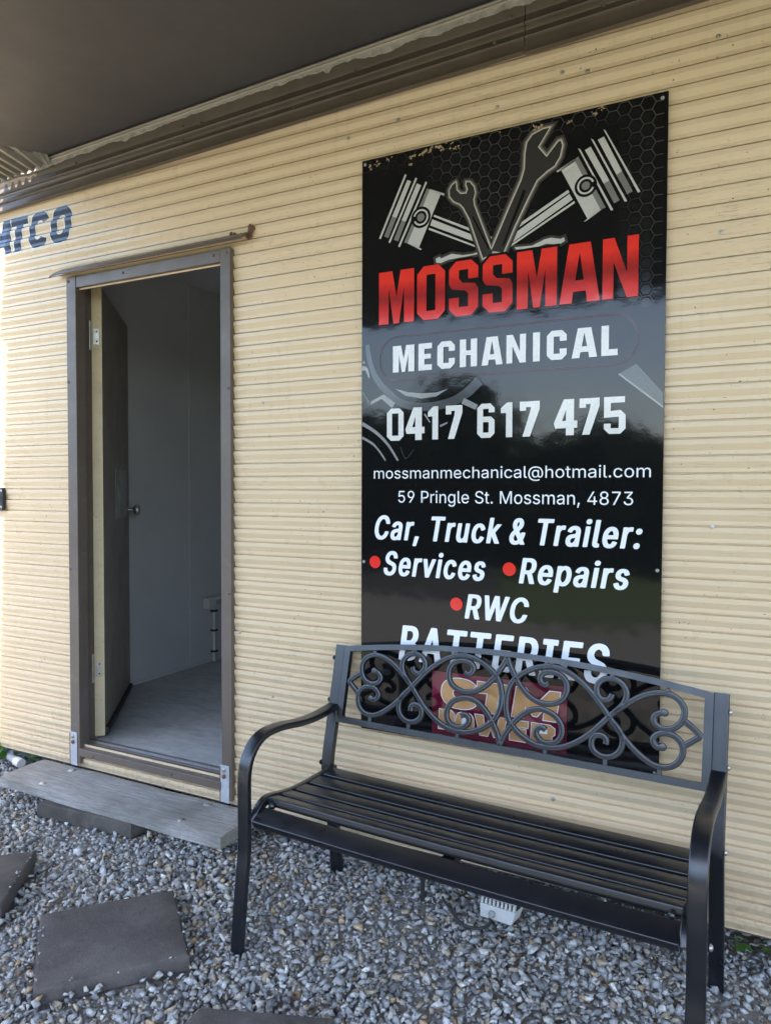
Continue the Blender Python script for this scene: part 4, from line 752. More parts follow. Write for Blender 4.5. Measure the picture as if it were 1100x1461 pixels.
R3 = [
 [(.7355,1.8614),(.7426,1.8566),(.8401,1.6615),(.8334,1.6604)], [(.7736,1.8813),(.7806,1.8766),(.8789,1.6801),(.8722,1.679)], [(.8092,1.9005),(.8156,1.8954),(.9152,1.7009),(.9087,1.6984)],
 [(.7562,1.8514),(.7729,1.8582),(.8278,1.7491),(.8119,1.7428)], [(.7935,1.8738),(.8112,1.8793),(.8635,1.7689),(.848,1.7613)],
 [(.6847,1.8093),(.725,1.8297),(.8037,1.6678),(.766,1.6475)], [(.6717,1.8062),(.725,1.8306),(.7274,1.8245),(.6751,1.8017)], [(.7544,1.641),(.8036,1.6701),(.806,1.6674),(.7623,1.642)]]
R3g = [[(.8119,1.7428),(.8278,1.7491),(.8578,1.6861),(.8422,1.6796)], [(.848,1.7613),(.8635,1.7689),(.8941,1.7056),(.8791,1.6992)], [(.725,1.8297),(.7367,1.8367),(.8182,1.6722),(.8037,1.6678)]]
shape('piston_emblem', [([p], SI, 2) for p in R3]+[([p], GR, 2) for p in R3g]+pin((.7600, 1.746), .92, (20, 340)), EM)
shape('rod_emblem', [([p], SI, 2) for p in ([(.7069,1.7435),(.7118,1.7355),(.5424,1.6486),(.5449,1.6605)], [(.7118,1.7308),(.7215,1.7125),(.5223,1.605),(.5374,1.6372)], [(.7263,1.707),(.7288,1.7009),(.5095,1.5896),(.5146,1.5987)])], EM)
sw = [(.3454,1.8331),(.3338,1.8263),(.3246,1.8122),(.3261,1.7917),(.3402,1.7738),(.362,1.7614),(.3735,1.7479),(.3944,1.7083),(.4404,1.5765),(.4715,1.5868),(.4214,1.7165),(.409,1.7482),(.4062,1.7677),(.4119,1.7878),(.4073,1.8076),(.3935,1.8249),(.3831,1.8269),(.3822,1.8186),(.3878,1.8048),(.3824,1.791),(.3618,1.7934),(.3488,1.8077),(.3463,1.8317)]
bw = [(.6495,1.9403),(.6299,1.9399),(.5979,1.93),(.5806,1.9096),(.5758,1.8791),(.5738,1.831),(.564,1.7989),(.5264,1.7225),(.4676,1.5957),(.5069,1.585),(.5423,1.6609),(.5871,1.746),(.6116,1.7899),(.641,1.8107),(.6652,1.8227),(.6819,1.8479),(.6888,1.8796),(.6838,1.8939),(.678,1.8937),(.6415,1.8537),(.6146,1.8894)]
swg = [(.4016,1.7143),(.4066,1.715),(.4627,1.6046),(.4579,1.6015)]; bwg = [(.5693,1.7687),(.5779,1.7647),(.5745,1.7532),(.5093,1.6069),(.5024,1.6059)]
for poly, groove, k in ((sw, swg, .8), (bw, bwg, 1.0)):
    shape('spanner_emblem', [([grow(poly, .016*k)], 6, 4.6), ([grow(poly, .009*k)], 5, 4.9), ([grow(poly, .0042*k)], 4, 5.2), ([poly], PW, 5.6), ([groove], IK, 6.0)], EM)
gl = [(.2788,1.5854),(.2763,1.5988),(.2906,1.6033),(.2953,1.597),(.3329,1.6068),(.3515,1.6019),(.37,1.5971),(.4065,1.5962),(.4268,1.6009),(.4268,1.5932),(.3792,1.5907),(.3516,1.5903),(.3213,1.589),(.2954,1.5818)]
gr = [(.5429,1.597),(.5985,1.5936),(.6381,1.607),(.6576,1.6088),(.6868,1.6005),(.6964,1.6038),(.6999,1.5928),(.687,1.5862),(.6676,1.5872),(.6431,1.5928),(.6086,1.5849),(.548,1.5889)]
for g_ in (gl, gr): shape('gear_rim', [([grow(g_, .008)], 6, 1.6), ([g_], SI, 2)], EM)
# faded gear artwork lower down
def band(pts_, w0, w1):
    P = crom(pts_, 8); n = len(P); a, b = [], []
    for i, p in enumerate(P):
        t = P[min(i+1, n-1)]-P[max(i-1, 0)]; t = t/np.linalg.norm(t); nn = np.array([-t[1], t[0]]); ww = w0+(w1-w0)*i/(n-1)
        a.append(tuple(p+nn*ww/2)); b.append(tuple(p-nn*ww/2))
    return a+b[::-1]
fa = M['fade'] = print_mat('faded_gear_print', lin(.27, .27, .265), .12, .6)
fb = M['fade2'] = print_mat('ghosted_gear_print', lin(.06, .062, .066), .12, .6)
shape('gear_artwork', [
 ([band([(.022,1.34),(.030,1.29),(.050,1.235),(.086,1.187),(.1587,1.130),(.25,1.1155),(.3363,1.128),(.39,1.155),(.43,1.19)], .016, .034)], 1, 1),
 ([[(.1288,1.1827),(.1699,1.1559),(.228,1.1438),(.2805,1.1477),(.3233,1.1709),(.2804,1.1608),(.2279,1.1607),(.1788,1.1675)]], 0, 2),
 ([band([(.0046,1.1777),(.0333,1.1344)], .006, .010)], 1, 2), ([band([(.0333,1.1364),(.0827,1.1587),(.083,1.1587)], .010, .012)], 0, 2), ([band([(.080,1.160),(.1244,1.1257)], .017, .020)], 0, 2.3),
 ([band([(.3742,1.1288),(.422,1.1049)], .020, .017)], 0, 2),
 ([band([(.0025,1.0689),(.0549,1.0377),(.1018,.9949),(.1412,.9385)], .013, .007)], 0, 2), ([band([(.0026,1.0206),(.0456,.9964),(.074,.9666),(.0937,.9392)], .009, .005)], 0, 2),
 ([band([(.002,1.2600),(.0187,1.2560),(.0298,1.2262)], .017, .006)], 0, 2), ([band([(.2393,1.0918),(.2592,1.0629)], .006, .004)], 0, 2), ([band([(.2950,1.0494),(.3218,1.0604)], .008, .004)], 0, 2),
 ([band([(.150,.985),(.170,.945),(.2,.975)], .002, .002)], 1, 2),
 ([[(.8595,1.1803),(.9106,1.2077),(.9844,1.1194),(.985,1.0758)]], 1, 2), ([[(.8595,1.1803),(.864,1.1828),(.985,1.0818),(.985,1.0758)]], 0, 2.4)], [fa, fb])
# honeycomb print
hx = MB(); hcol = []; sd = .0218
def hmask(u, v_):
    top = max(0, min(1, (v_-1.905)/.05))*(1 if u > .24 else .35)
    mid = max(0, 1-((u-.455)/.17)**2)*max(0, min(1, (v_-1.63)/.10))
    mid2 = max(0, 1-((u-.36)/.13)**2)*max(0, min(1, (v_-1.83)/.05))
    rt = max(0, min(1, (u-.84)/.09))*max(0, min(1, (v_-1.36)/.2))*(.45+.55*max(0, min(1, (v_-1.55)/.3)))
    return max(top, mid, mid2, rt)
for i in range(-1, 32):
    for j in range(-1, 20):
        cx = .018+i*1.5*sd; cy = 1.985-j*sqrt(3)*sd-(sqrt(3)*sd/2 if i % 2 else 0)
        if cy < 1.3 or hmask(cx, cy) < .03: continue
        jit = random.uniform(.45, .9)
        for q in range(6):
            a0, a1 = radians(60*q), radians(60*q+60); ro, ri = sd*1.0, sd*.925
            p = [(cx+r*cos(a), cy+r*sin(a)) for r, a in ((ro, a0), (ro, a1), (ri, a1), (ri, a0))]
            if min(x for x, y in p) < .002 or max(x for x, y in p) > SW-.002 or max(y for x, y in p) > SH-.002: continue
            hx.add([(x, -.00035, y) for x, y in p], [(0, 1, 2, 3)])
            for x, y in (p[0], p[1], p[2], p[3]):
                m_ = min(1, hmask(x, y))*jit; hcol.append((.009+.075*m_, .009+.070*m_, .009+.063*m_, 1))
        m_ = hmask(cx, cy)*jit
        if all(.002 < cx+s_*sd < SW-.002 for s_ in (1, -1)) and cy+sd < SH-.002:
            hx.add([(cx, -.0003, cy)]+[(cx+.72*sd*cos(radians(60*q)), -.0003, cy+.72*sd*sin(radians(60*q))) for q in range(6)], [(0, q+1, (q+1) % 6+1) for q in range(6)])
            hcol += [(.007+.010*m_,)*3+(1,)]+[(.007,)*3+(1,)]*6
o = hx.build('honeycomb_print', M['hex'], sign, smooth=False, fix=False)
ca = o.data.color_attributes.new('Col', 'FLOAT_COLOR', 'POINT'); ca.data.foreach_set('color', np.array(hcol, dtype=np.float32).ravel())
# peeled spots along the top
mb = MB(); r4 = random.Random(9)
def chip(cx, cy, n, sp, sz):
    for _ in range(n):
        a, b = cx+r4.gauss(0, sp), cy+r4.gauss(0, sp*.45)
        if not (.004 < a < SW-.004 and b < SH-.003): continue
        k = r4.randint(5, 8); ph = r4.uniform(0, 6.28); el = r4.uniform(.3, 1)
        pts = []
        for i in range(k):
            t = 2*pi*i/k; r_ = sz*r4.uniform(.3, 1.1); x, y = r_*cos(t), r_*sin(t)*el
            pts.append((a+x*cos(ph)-y*sin(ph), min(SH-.001, b+x*sin(ph)+y*cos(ph))))
        mb.poly([pts], sp_(9+r4.random()*2), 0)
for cx, cy, n, sp, sz in ((.045, 1.945, 9, .013, .007), (.10, 1.957, 5, .012, .005), (.19, 1.945, 8, .008, .006), (.187, 1.921, 4, .006, .005), (.255, 1.952, 15, .016, .007), (.285, 1.953, 10, .010, .007), (.345, 1.944, 9, .010, .006), (.315, 1.964, 5, .008, .004), (.612, 1.948, 8, .007, .007), (.712, 1.944, 5, .005, .006), (.79, 1.957, 9, .010, .005), (.50, 1.964, 4, .02, .003)): chip(cx, cy, n, sp, sz)
mb.build('peeled_spots', M['wear'], sign, smooth=False, fix=False)
scs = None
for u, v_ in ((.012, SH-.014), (SW-.016, SH-.017), (.010, .588), (SW-.012, .608), (.012, .015), (SW-.012, .015), (.010, 1.28)):
    if scs is None: scs = MB().lathe([(.0055, 0), (.0055, .0008), (.004, .0025), (.0015, .003)], (0, -.0002, 0), (0, -1, 0), 12).build('screw', M['pvc'], sign); o = scs
    else: o = copy_part(scs, sign)
    o.location = (u, 0, v_)

# ------------------------------------------------------------------ bench
BL = .592; BT = .038
bench = thing('garden_bench', (-.687, -.1019, 0), 'black metal garden bench with scrolled back and slatted seat', 'bench', None, -.0419)
B = M['bench']
YB, HB_, YT, HT = -.0241, .5324, .037, .7825
def rear_path(): return [(0, 0, -.012), (0, .002, .0), (0, -.016, .14), (0, -.050, .335), (0, -.0562, .372), (0, -.0545, .405), (0, -.045, .45), (0, YB, HB_), (0, YT, HT+.001)]
rp = crom(rear_path(), 5)
for s in (-1, 1):
    x = s*(BL+BT/2)
    MB().sweep([Vector((x, p[1]+.014, p[2])) for p in rp], rrect(.028, BT, .004), (1, 0, 0)).build('rear_leg', B, bench, ang=50)
    ap = crom([(.004, .582), (-.06, .577), (-.11, .5745), (-.165, .576), (-.225, .582), (-.285, .592), (-.338, .597), (-.385, .596), (-.425, .582), (-.455, .554), (-.471, .520), (-.4765, .480), (-.4765, .42), (-.4755, .34), (-.476, .285), (-.4785, .255), (-.4845, .215), (-.494, .135), (-.5055, .03), (-.510, -.012)], 5)
    MB().sweep([Vector((x, p[0], p[1])) for p in ap], rrect(.020, BT+.002, .0045), (1, 0, 0)).build('arm', B, bench, ang=50)
    # curved seat rail
    sr = crom([(-.040, .378), (-.10, .3785), (-.16, .3785), (-.22, .380), (-.28, .384), (-.34, .394), (-.385, .404), (-.410, .4055), (-.432, .399), (-.452, .383), (-.466, .362)], 4)
    xs_ = s*(BL-.006)
    MB().sweep([Vector((xs_, p[0], p[1])) for p in sr], rrect(.026, .022, .004), (1, 0, 0)).build('seat_rail', B, bench, ang=50)
    for yy, zz in ((-.425, .352), (-.052, .395), (.032, .74), (.0, .60)):
        MB().lathe([(.0085, 0), (.0085, .002), (.006, .006), (.002, .0075)], (s*(BL+BT+.0012), yy, zz), (s, 0, 0), 12).build('bolt', M['steel'] if s > 0 else B, bench)
    MB().lathe([(.012, 0), (.012, .008), (.006, .014)], (s*(BL-.032), -.418, .397), (-s, 0, 0), 12).build('cap_nut', B, bench)
# slats
def slat(y0, z0, y1, z1, th, name='slat'):
    dy, dz = y1-y0, z1-z0; L = sqrt(dy*dy+dz*dz); e = Vector((0, dy/L, dz/L)); nn = Vector((0, -e.z, e.y))
    if nn.z < 0: nn = -nn
    c = Vector((0, (y0+y1)/2, (z0+z1)/2)); pr = rrect(L, th, .0035)
    mb = MB(); nseg = 7; vs = []
    for i in range(nseg):
        t = i/(nseg-1); xx = (-1+2*t)*(BL-.016); sag = -.004*(1-(2*t-1)**2)
        vs += [Vector((xx, 0, sag))+c+e*a+nn*(b-th/2) for a, b in pr]
    m_ = len(pr)
    mb.add(vs, [(i*m_+q, i*m_+(q+1) % m_, (i+1)*m_+(q+1) % m_, (i+1)*m_+q) for i in range(nseg-1) for q in range(m_)]+[tuple(range(m_)), tuple((nseg-1)*m_+q for q in range(m_))[::-1]])
    return mb.build(name, B, bench, ang=50)
slat(-.058, .389, -.122, .3895, .022); slat(-.141, .3895, -.202, .3905, .022); slat(-.221, .391, -.276, .395, .022); slat(-.295, .397, -.348, .406, .022); slat(-.367, .409, -.412, .4175, .024)
slat(-.4345, .3985, -.487, .3735, .024, 'front_apron')
MB().box((-.020, -.40, .345), (.016, -.07, .368)).build('underseat_brace', B, bench, bevel=.003)
# back panel
EY, EZ = YT-YB, HT-HB_; EL = sqrt(EY*EY+EZ*EZ); EY /= EL; EZ /= EL
def pn(u, w_, d_=0): return Vector((u, YB+EY*w_+EZ*d_, HB_+EZ*w_-EY*d_))
def arch(u, z_end, z_mid, half): return z_mid-(z_mid-z_end)*(abs(u)/half)**2
N_ = 36
out = [(-BL, .0015), (BL, .0015)]+[(BL-2*BL*i/N_, arch(BL-2*BL*i/N_, .2592, .3070, BL)) for i in range(N_+1)]
hi = .569
inn = [(-hi+.004, .0215), (-hi, .0255)]+[(-hi+2*hi*i/N_, arch(-hi+2*hi*i/N_, .2435, .2895, hi)) for i in range(N_+1)]+[(hi, .0255), (hi-.004, .0215)]
MB().poly([out, inn[::-1]], lambda a, b, t: pn(a, b, t), .020).build('back_frame', B, bench, ang=40, bevel=.003)
rod = [(.0084, .010), (.0084, .0016), (.0074, .0002), (.0068, 0), (.0026, 0), (.0012, .0030), (-.0012, .0030), (-.0026, 0), (-.0068, 0), (-.0074, .0002), (-.0084, .0016), (-.0084, .010)]
BN = Vector((0, EZ, -EY))       # panel normal, away from the sitter's front
def scroll(name, pts, tapers=(False, False), ends=(False, False)):
    P = crom(pts, 6); n = len(P)
    # smooth
    A = np.array(P)
    for _ in range(4): A[1:-1] = .25*A[:-2]+.5*A[1:-1]+.25*A[2:]
    tp = [1.0]*n
    mb = MB(); mb.sweep([pn(a, b, .004) for a, b in A], rod, BN, taper=tp)
    for k, e in ((0, ends[0]), (n-1, ends[1])):
        if e: mb.lathe([(.0105, .010), (.0115, .004), (.0095, -.0005), (.004, -.0012)], pn(A[k][0], A[k][1], .004), BN, 14)
    return mb.build(name, B, bench, ang=55)
loopA = [(-.4673,.1891),(-.4516,.1847),(-.4401,.1734),(-.4426,.1561),(-.4635,.1455),(-.4919,.1497),(-.5128,.1706),(-.52,.2021),(-.5030,.2300),(-.4726,.2425),(-.4369,.2390),(-.3997,.2227),(-.3676,.1993),(-.3402,.1766),(-.3188,.1557),(-.2911,.1240),(-.2644,.0960),(-.234,.0724),(-.2048,.0550),(-.1724,.0435),(-.1413,.0402),(-.115,.0418),(-.0896,.049),(-.0542,.0674),(-.0246,.0951),(-.0110,.1260),(-.0078,.157),(-.0110,.188),(-.0246,.2190),(-.0542,.2465),(-.0896,.2660),(-.115,.2740),(-.1413,.2770),(-.1724,.2735),(-.2048,.2610),(-.234,.2420),(-.2644,.2170),(-.2911,.1880),(-.3188,.1557),(-.3515,.1165),(-.3855,.0823),(-.421,.0564),(-.4488,.0439),(-.4787,.0435),(-.5050,.0585),(-.5192,.0851),(-.5165,.112),(-.4990,.1292),(-.4771,.1346),(-.4565,.131),(-.4423,.1182),(-.4421,.1023),(-.4559,.0929),(-.4670,.0968)]
curlB = [(-.332,.170),(-.350,.188),(-.3632,.2128),(-.3612,.238),(-.3440,.2575),(-.3207,.2635),(-.2966,.2585),(-.2810,.2420),(-.2790,.2215),(-.2884,.2055),(-.3031,.2000),(-.3185,.2060),(-.3238,.2200)]
curlC = [(-.332,.141),(-.350,.122),(-.3600,.098),(-.3570,.072),(-.3410,.0515),(-.3157,.0430),(-.2915,.0480),(-.2755,.0642),(-.2747,.0844),(-.2833,.0970),(-.3000,.1010),(-.3140,.0930),(-.3144,.0780)]
heartU = [(-.0010,.2859),(-.0092,.2674),(-.025,.2396),(-.0454,.2112),(-.0709,.1863),(-.0995,.1698),(-.1302,.1641),(-.160,.1700),(-.1838,.1871),(-.1927,.2127),(-.1873,.2390),(-.1669,.2558),(-.1409,.2612),(-.1185,.2550),(-.1082,.2400),(-.1127,.2258),(-.1252,.2195),(-.1370,.2257)]
heartL = [(-.0005,.0240),(-.0126,.0560),(-.0330,.0890),(-.0560,.1170),(-.0835,.1380),(-.1129,.1474),(-.1448,.1426),(-.1729,.1265),(-.1864,.1006),(-.1844,.0749),(-.1676,.0569),(-.1402,.0520),(-.1196,.0595),(-.1085,.0740),(-.1118,.0896),(-.1252,.0956),(-.1369,.0898)]
for s in (1, -1):
    f_ = lambda pts: [(s*a, b) for a, b in pts]
    scroll('scroll', f_(loopA), ends=(True, True))
    scroll('scroll', f_(curlB)); scroll('scroll', f_(curlC)); scroll('scroll', f_(heartU)); scroll('scroll', f_(heartL))
    dm = MB()
    dm.sweep([pn(s*a, b, .004) for a, b in ((-.5185, .176), (-.540, .1605), (-.561, .1435))], rod, BN)
    dm.sweep([pn(s*a, b, .004) for a, b in ((-.561, .1395), (-.540, .1225), (-.5195, .106))], rod, BN)
    dm.build('scroll', B, bench, ang=55)
    for a, b0, b1, hw in ((-.473, .244, .257, .0065), (-.462, .020, .043, .0065), (-.3207, .264, .276, .0065), (-.3157, .020, .043, .0065), (-.1413, .278, .288, .0065), (-.1413, .020, .040, .0065), (-.566, .1365, .1475, .008)):
        MB().box((s*a-hw, b0, .004), (s*a+hw, b1, .014), 0, lambda p: pn(p.x, p.y, p.z)).build('scroll_tab', B, bench, bevel=.002)

# ------------------------------------------------------------------ timber step, pavers
step = thing('timber_step', (-2.28, -.115, .05), 'weathered grey timber plank laid as a step below the doorway', 'step')
mb = MB(); nx, ny = 40, 8; r5 = random.Random(2)
x0, x1, y0, y1 = -2.885+2.28, -1.676+2.28, -.231+.115, -.004+.115
def top(a, b): return .0455+.0012*sin(a*9+b*30)+.0010*sin(a*23+1)-(.004*max(0, (abs(b)-.10)/.012))
vs = []
for i in range(nx+1):
    a = x0+(x1-x0)*i/nx
    ej = .0022*sin(a*17)+.0016*sin(a*41+2)
    for j in range(ny+1):
        b = y0+(y1-y0)*j/ny+(ej if j == 0 else 0)
        vs.append((a+.05*(b+.115)*.0, b, top(a, b)))
n1 = len(vs)
for i in range(nx+1):
    a = x0+(x1-x0)*i/nx
    for j in range(ny+1): vs.append((a, y0+(y1-y0)*j/ny+(.003*sin(a*11) if j == 0 else 0), 0.001))
fs = []
W1 = ny+1
for i in range(nx):
    for j in range(ny):
        fs += [(i*W1+j, (i+1)*W1+j, (i+1)*W1+j+1, i*W1+j+1), (n1+i*W1+j, n1+i*W1+j+1, n1+(i+1)*W1+j+1, n1+(i+1)*W1+j)]
    fs += [(i*W1, n1+i*W1, n1+(i+1)*W1, (i+1)*W1), (i*W1+ny, (i+1)*W1+ny, n1+(i+1)*W1+ny, n1+i*W1+ny)]
for j in range(ny): fs += [(j, j+1, n1+j+1, n1+j), (nx*W1+j, n1+nx*W1+j, n1+nx*W1+j+1, nx*W1+j+1)]
mb.add(vs, fs); mb.build('plank', M['wood'], step, ang=30)
for x, y in ((-2.663, -.045), (-2.650, -.198), (-1.903, -.037), (-1.894, -.190)):
    MB().lathe([(.016, 0), (.0155, .002), (.011, .0055), (.004, .0075)], (x+2.28, y+.115, .0445), (0, 0, 1), 16).build('bolt_head', M['steel'], step)
def paver(corners, ztop, th, mat, label, tilt=(0, 0), group='square charcoal pavers'):
    cx = sum(p[0] for p in corners)/4; cy = sum(p[1] for p in corners)/4
    mb = MB(); q = [Vector((p[0]-cx, p[1]-cy, 0)) for p in corners]
    lv = [(1.0, 0), (1.0, th-.010), (.985, th-.004), (.955, th)]
    vs = []
    for k, z in lv:
        for i, p in enumerate(q):
            for t in np.linspace(0, 1, 9)[:-1]:
                pp = p.lerp(q[(i+1) % 4], t); rr = 1-random.uniform(0, .006)*(1 if z > 0 else 0)
                vs.append((pp.x*k*rr, pp.y*k*rr, z+random.uniform(-.0007, .0007)+tilt[0]*pp.x+tilt[1]*pp.y))
    m_ = 32
    fs = [(l*m_+j, l*m_+(j+1) % m_, (l+1)*m_+(j+1) % m_, (l+1)*m_+j) for l in range(3) for j in range(m_)]+[tuple(range(m_))[::-1], tuple(3*m_+j for j in range(m_))]
    mb.add(vs, fs); o = mb.build('paver', mat, None, ang=38); o.location = (cx, cy, ztop-th)
    tag(o, label, 'paver', group); return corners
PV = []
PV.append(paver([(-1.931, -.766), (-1.646, -1.007), (-1.383, -.712), (-1.660, -.480)], .036, .045, M['paver'], 'whole square charcoal paver lying flat in the gravel before the timber step', (.006, .01)))
PV.append(paver([(-2.545, -.822), (-2.30, -1.10), (-2.045, -.815), (-2.255, -.530)], .052, .050, M['paver'], 'charcoal paver cut by the left edge of the photo', (-.01, .0)))
PV.append(paver([(-1.227, -.848), (-1.215, -1.235), (-.85, -1.12), (-.91, -.725)], .032, .042, M['paver'], 'charcoal paver at the bottom edge of the photo with only one corner in view', (0, .0)))
paver([(-2.605, -.262), (-2.115, -.226), (-2.09, -.05), (-2.58, -.05)], .049, .058, M['paver_old'], 'dirty grey paver propping up the front of the timber step')

# ------------------------------------------------------------------ gravel
def rocks(n=16):
    out = []
    r = random.Random(21)
    for _ in range(n):
        bm = bmesh.new()
        sx, sy, sz = r.uniform(.8, 1.15), r.uniform(.55, .85), r.uniform(.42, .68)
        for _ in range(r.choice((7, 8, 8, 9, 10))):
            p = Vector((r.gauss(0, 1), r.gauss(0, 1), r.gauss(0, 1))).normalized()*r.uniform(.78, 1.15)
            bm.verts.new((p.x*sx, p.y*sy, p.z*sz))
        res = bmesh.ops.convex_hull(bm, input=bm.verts[:])
        bmesh.ops.delete(bm, geom=[g for g in res.get('geom_interior', []) if isinstance(g, bmesh.types.BMVert)], context='VERTS')
        bm.verts.ensure_lookup_table(); bm.verts.index_update()
        V = np.array([tuple(v_.co) for v_ in bm.verts]); F = np.array([[v_.index for v_ in f.verts] for f in bm.faces if len(f.verts) == 3])
        out.append((V, F)); bm.free()
    return out
ROCKS = rocks()
def inside(px, py, poly, grow_=0.0):
    cx = sum(p[0] for p in poly)/4; cy = sum(p[1] for p in poly)/4
    q = [(cx+(p[0]-cx)*(1+grow_), cy+(p[1]-cy)*(1+grow_)) for p in poly]
    r = np.zeros(len(px), bool); n = len(q)
    for i in range(n):
        (ax, ay), (bx, by) = q[i], q[(i+1) % n]
        c = ((ay > py) != (by > py)) & (px < (bx-ax)*(py-ay)/(by-ay+1e-12)+ax); r ^= c
    return r
def scatter():
    pts = []
    def grid(xa, xb, ya, yb, sp, zlo, zhi, smin, smax, keep=1.0):
        xs = np.arange(xa, xb, sp); ys = np.arange(ya, yb, sp); X, Y = np.meshgrid(xs, ys); X = X.ravel(); Y = Y.ravel()
        X = X+rng.uniform(-.5, .5, X.size)*sp; Y = Y+rng.uniform(-.5, .5, Y.size)*sp
        k = rng.random(X.size) < keep; X, Y = X[k], Y[k]
        sz = smin+(smax-smin)*rng.random(X.size)**1.9
        Z = rng.uniform(zlo, zhi, X.size)
        pts.append(np.stack([X, Y, Z, sz], 1))
    vis = (-3.6, .55, -1.35, .30)
    grid(*vis, .0205, -.020, -.013, .013, .022)
    grid(*vis, .0245, -.014, -.004, .011, .025, .95)
    grid(*vis, .038, -.006, .003, .010, .022, .75)
    grid(*vis, .017, -.012, .000, .004, .0085, .6)
    grid(*vis, .10, -.004, .004, .019, .030, .55)
    for box_ in ((-6.0, 2.2, -3.2, -1.35), (-6.0, -3.6, -1.35, .1), (.55, 2.2, -1.35, .1)):
        grid(*box_, .040, -.020, -.008, .018, .030)
    P = np.concatenate(pts)
    ok = np.ones(len(P), bool)
    for q in PV: ok &= ~(inside(P[:, 0], P[:, 1], q, .05) & (P[:, 2] > -.03))
    under = inside(P[:, 0], P[:, 1], [(-2.9, -.24), (-1.66, -.24), (-1.66, .0), (-2.9, .0)]); ok &= ~(under & (P[:, 2] > -.002))
    up = inside(P[:, 0], P[:, 1], [(-2.605, -.262), (-2.115, -.226), (-2.09, -.05), (-2.58, -.05)], .04); ok &= ~up
    ok &= ~((P[:, 1] > .06) & (rng.random(len(P)) < .55))
    P = P[ok]
    ex = []
    for q, zt in zip(PV, (.036, .052, .032)):
        cx, cy = sum(p[0] for p in q)/4, sum(p[1] for p in q)/4
        for i_ in range(4):
            a_, b_ = np.array(q[i_]), np.array(q[(i_+1) % 4])
            for _ in range(9):
                p_ = a_+(b_-a_)*rng.random(); k_ = .99-.07*rng.random()**2.5
                s_ = rng.uniform(.0028, .0075); ex.append((cx+(p_[0]-cx)*k_, cy+(p_[1]-cy)*k_, zt+s_*.45, s_))
            for _ in range(16):
                p_ = a_+(b_-a_)*rng.random(); k_ = 1.035+.03*rng.random()
                ex.append((cx+(p_[0]-cx)*k_, cy+(p_[1]-cy)*k_, rng.uniform(.002, .016), rng.uniform(.010, .020)))
    P = np.concatenate([P, np.array(ex)])
    # gentle undulation; a little higher towards the bench, heaped against paver edges
    P[:, 2] += .006*np.sin(P[:, 0]*5.1+.7)*np.sin(P[:, 1]*6.3)+.004*np.sin(P[:, 0]*13+P[:, 1]*9)
    return P
def build_gravel():
    P = scatter(); n = len(P)
    a = rng.uniform(0, 2*pi, n); tx = rng.normal(0, .38, n); ty = rng.normal(0, .38, n); kind = rng.integers(0, len(ROCKS), n)
    pal = np.array([(.325, .33, .34), (.245, .25, .262), (.40, .403, .41), (.47, .47, .468), (.185, .187, .192), (.39, .37, .335), (.42, .35, .265), (.58, .56, .52), (.42, .31, .20), (.68, .68, .65), (.33, .285, .23), (.22, .155, .10)])
    pr = np.array([.20, .17, .18, .12, .09, .075, .055, .035, .016, .012, .045, .018]); pr /= pr.sum()
    ci = rng.choice(len(pal), n, p=pr); col = pal[ci]*rng.uniform(.78, 1.22, (n, 1))*np.array([[1.06, 1.05, 1.0]])
    VV, FF, CC = [], [], []; off = 0
    for k, (V, F) in enumerate(ROCKS):
        idx = np.where(kind == k)[0]; m = len(idx)
        if not m: continue
        s_ = P[idx, 3][:, None, None]; L = V[None]*s_
        ca, sa = np.cos(a[idx])[:, None], np.sin(a[idx])[:, None]
        x, y, z = L[..., 0], L[..., 1], L[..., 2]
        cx, sx = np.cos(tx[idx])[:, None], np.sin(tx[idx])[:, None]; y, z = y*cx-z*sx, y*sx+z*cx
        cy, sy = np.cos(ty[idx])[:, None], np.sin(ty[idx])[:, None]; x, z = x*cy+z*sy, -x*sy+z*cy
        X = x*ca-y*sa; Y = x*sa+y*ca
        W_ = np.stack([X+P[idx, 0][:, None], Y+P[idx, 1][:, None], z+P[idx, 2][:, None]], -1)
        nv = len(V); VV.append(W_.reshape(-1, 3)); FF.append((F[None]+(np.arange(m)*nv)[:, None, None]+off).reshape(-1, 3))
        CC.append(np.repeat(col[idx], nv, 0)); off += m*nv
    V = np.concatenate(VV).astype(np.float32); F = np.concatenate(FF).astype(np.int32); Cc = np.concatenate(CC)
    me = bpy.data.meshes.new('gravel'); me.vertices.add(len(V)); me.vertices.foreach_set('co', V.ravel())
    me.loops.add(F.size); me.loops.foreach_set('vertex_index', F.ravel()); me.polygons.add(len(F))
    me.polygons.foreach_set('loop_start', np.arange(0, F.size, 3, dtype=np.int32))
    me.update(calc_edges=True); me.validate()
    ca = me.color_attributes.new('Col', 'FLOAT_COLOR', 'POINT')
    ca.data.foreach_set('color', np.concatenate([Cc, np.ones((len(Cc), 1))], 1).astype(np.float32).ravel())
    me.materials.append(M['stone'])
    o = bpy.data.objects.new('gravel', me); C.objects.link(o); tag(o, 'loose grey crushed stone with tan and white pieces covering the yard', 'gravel', None, 'stuff')
build_gravel()
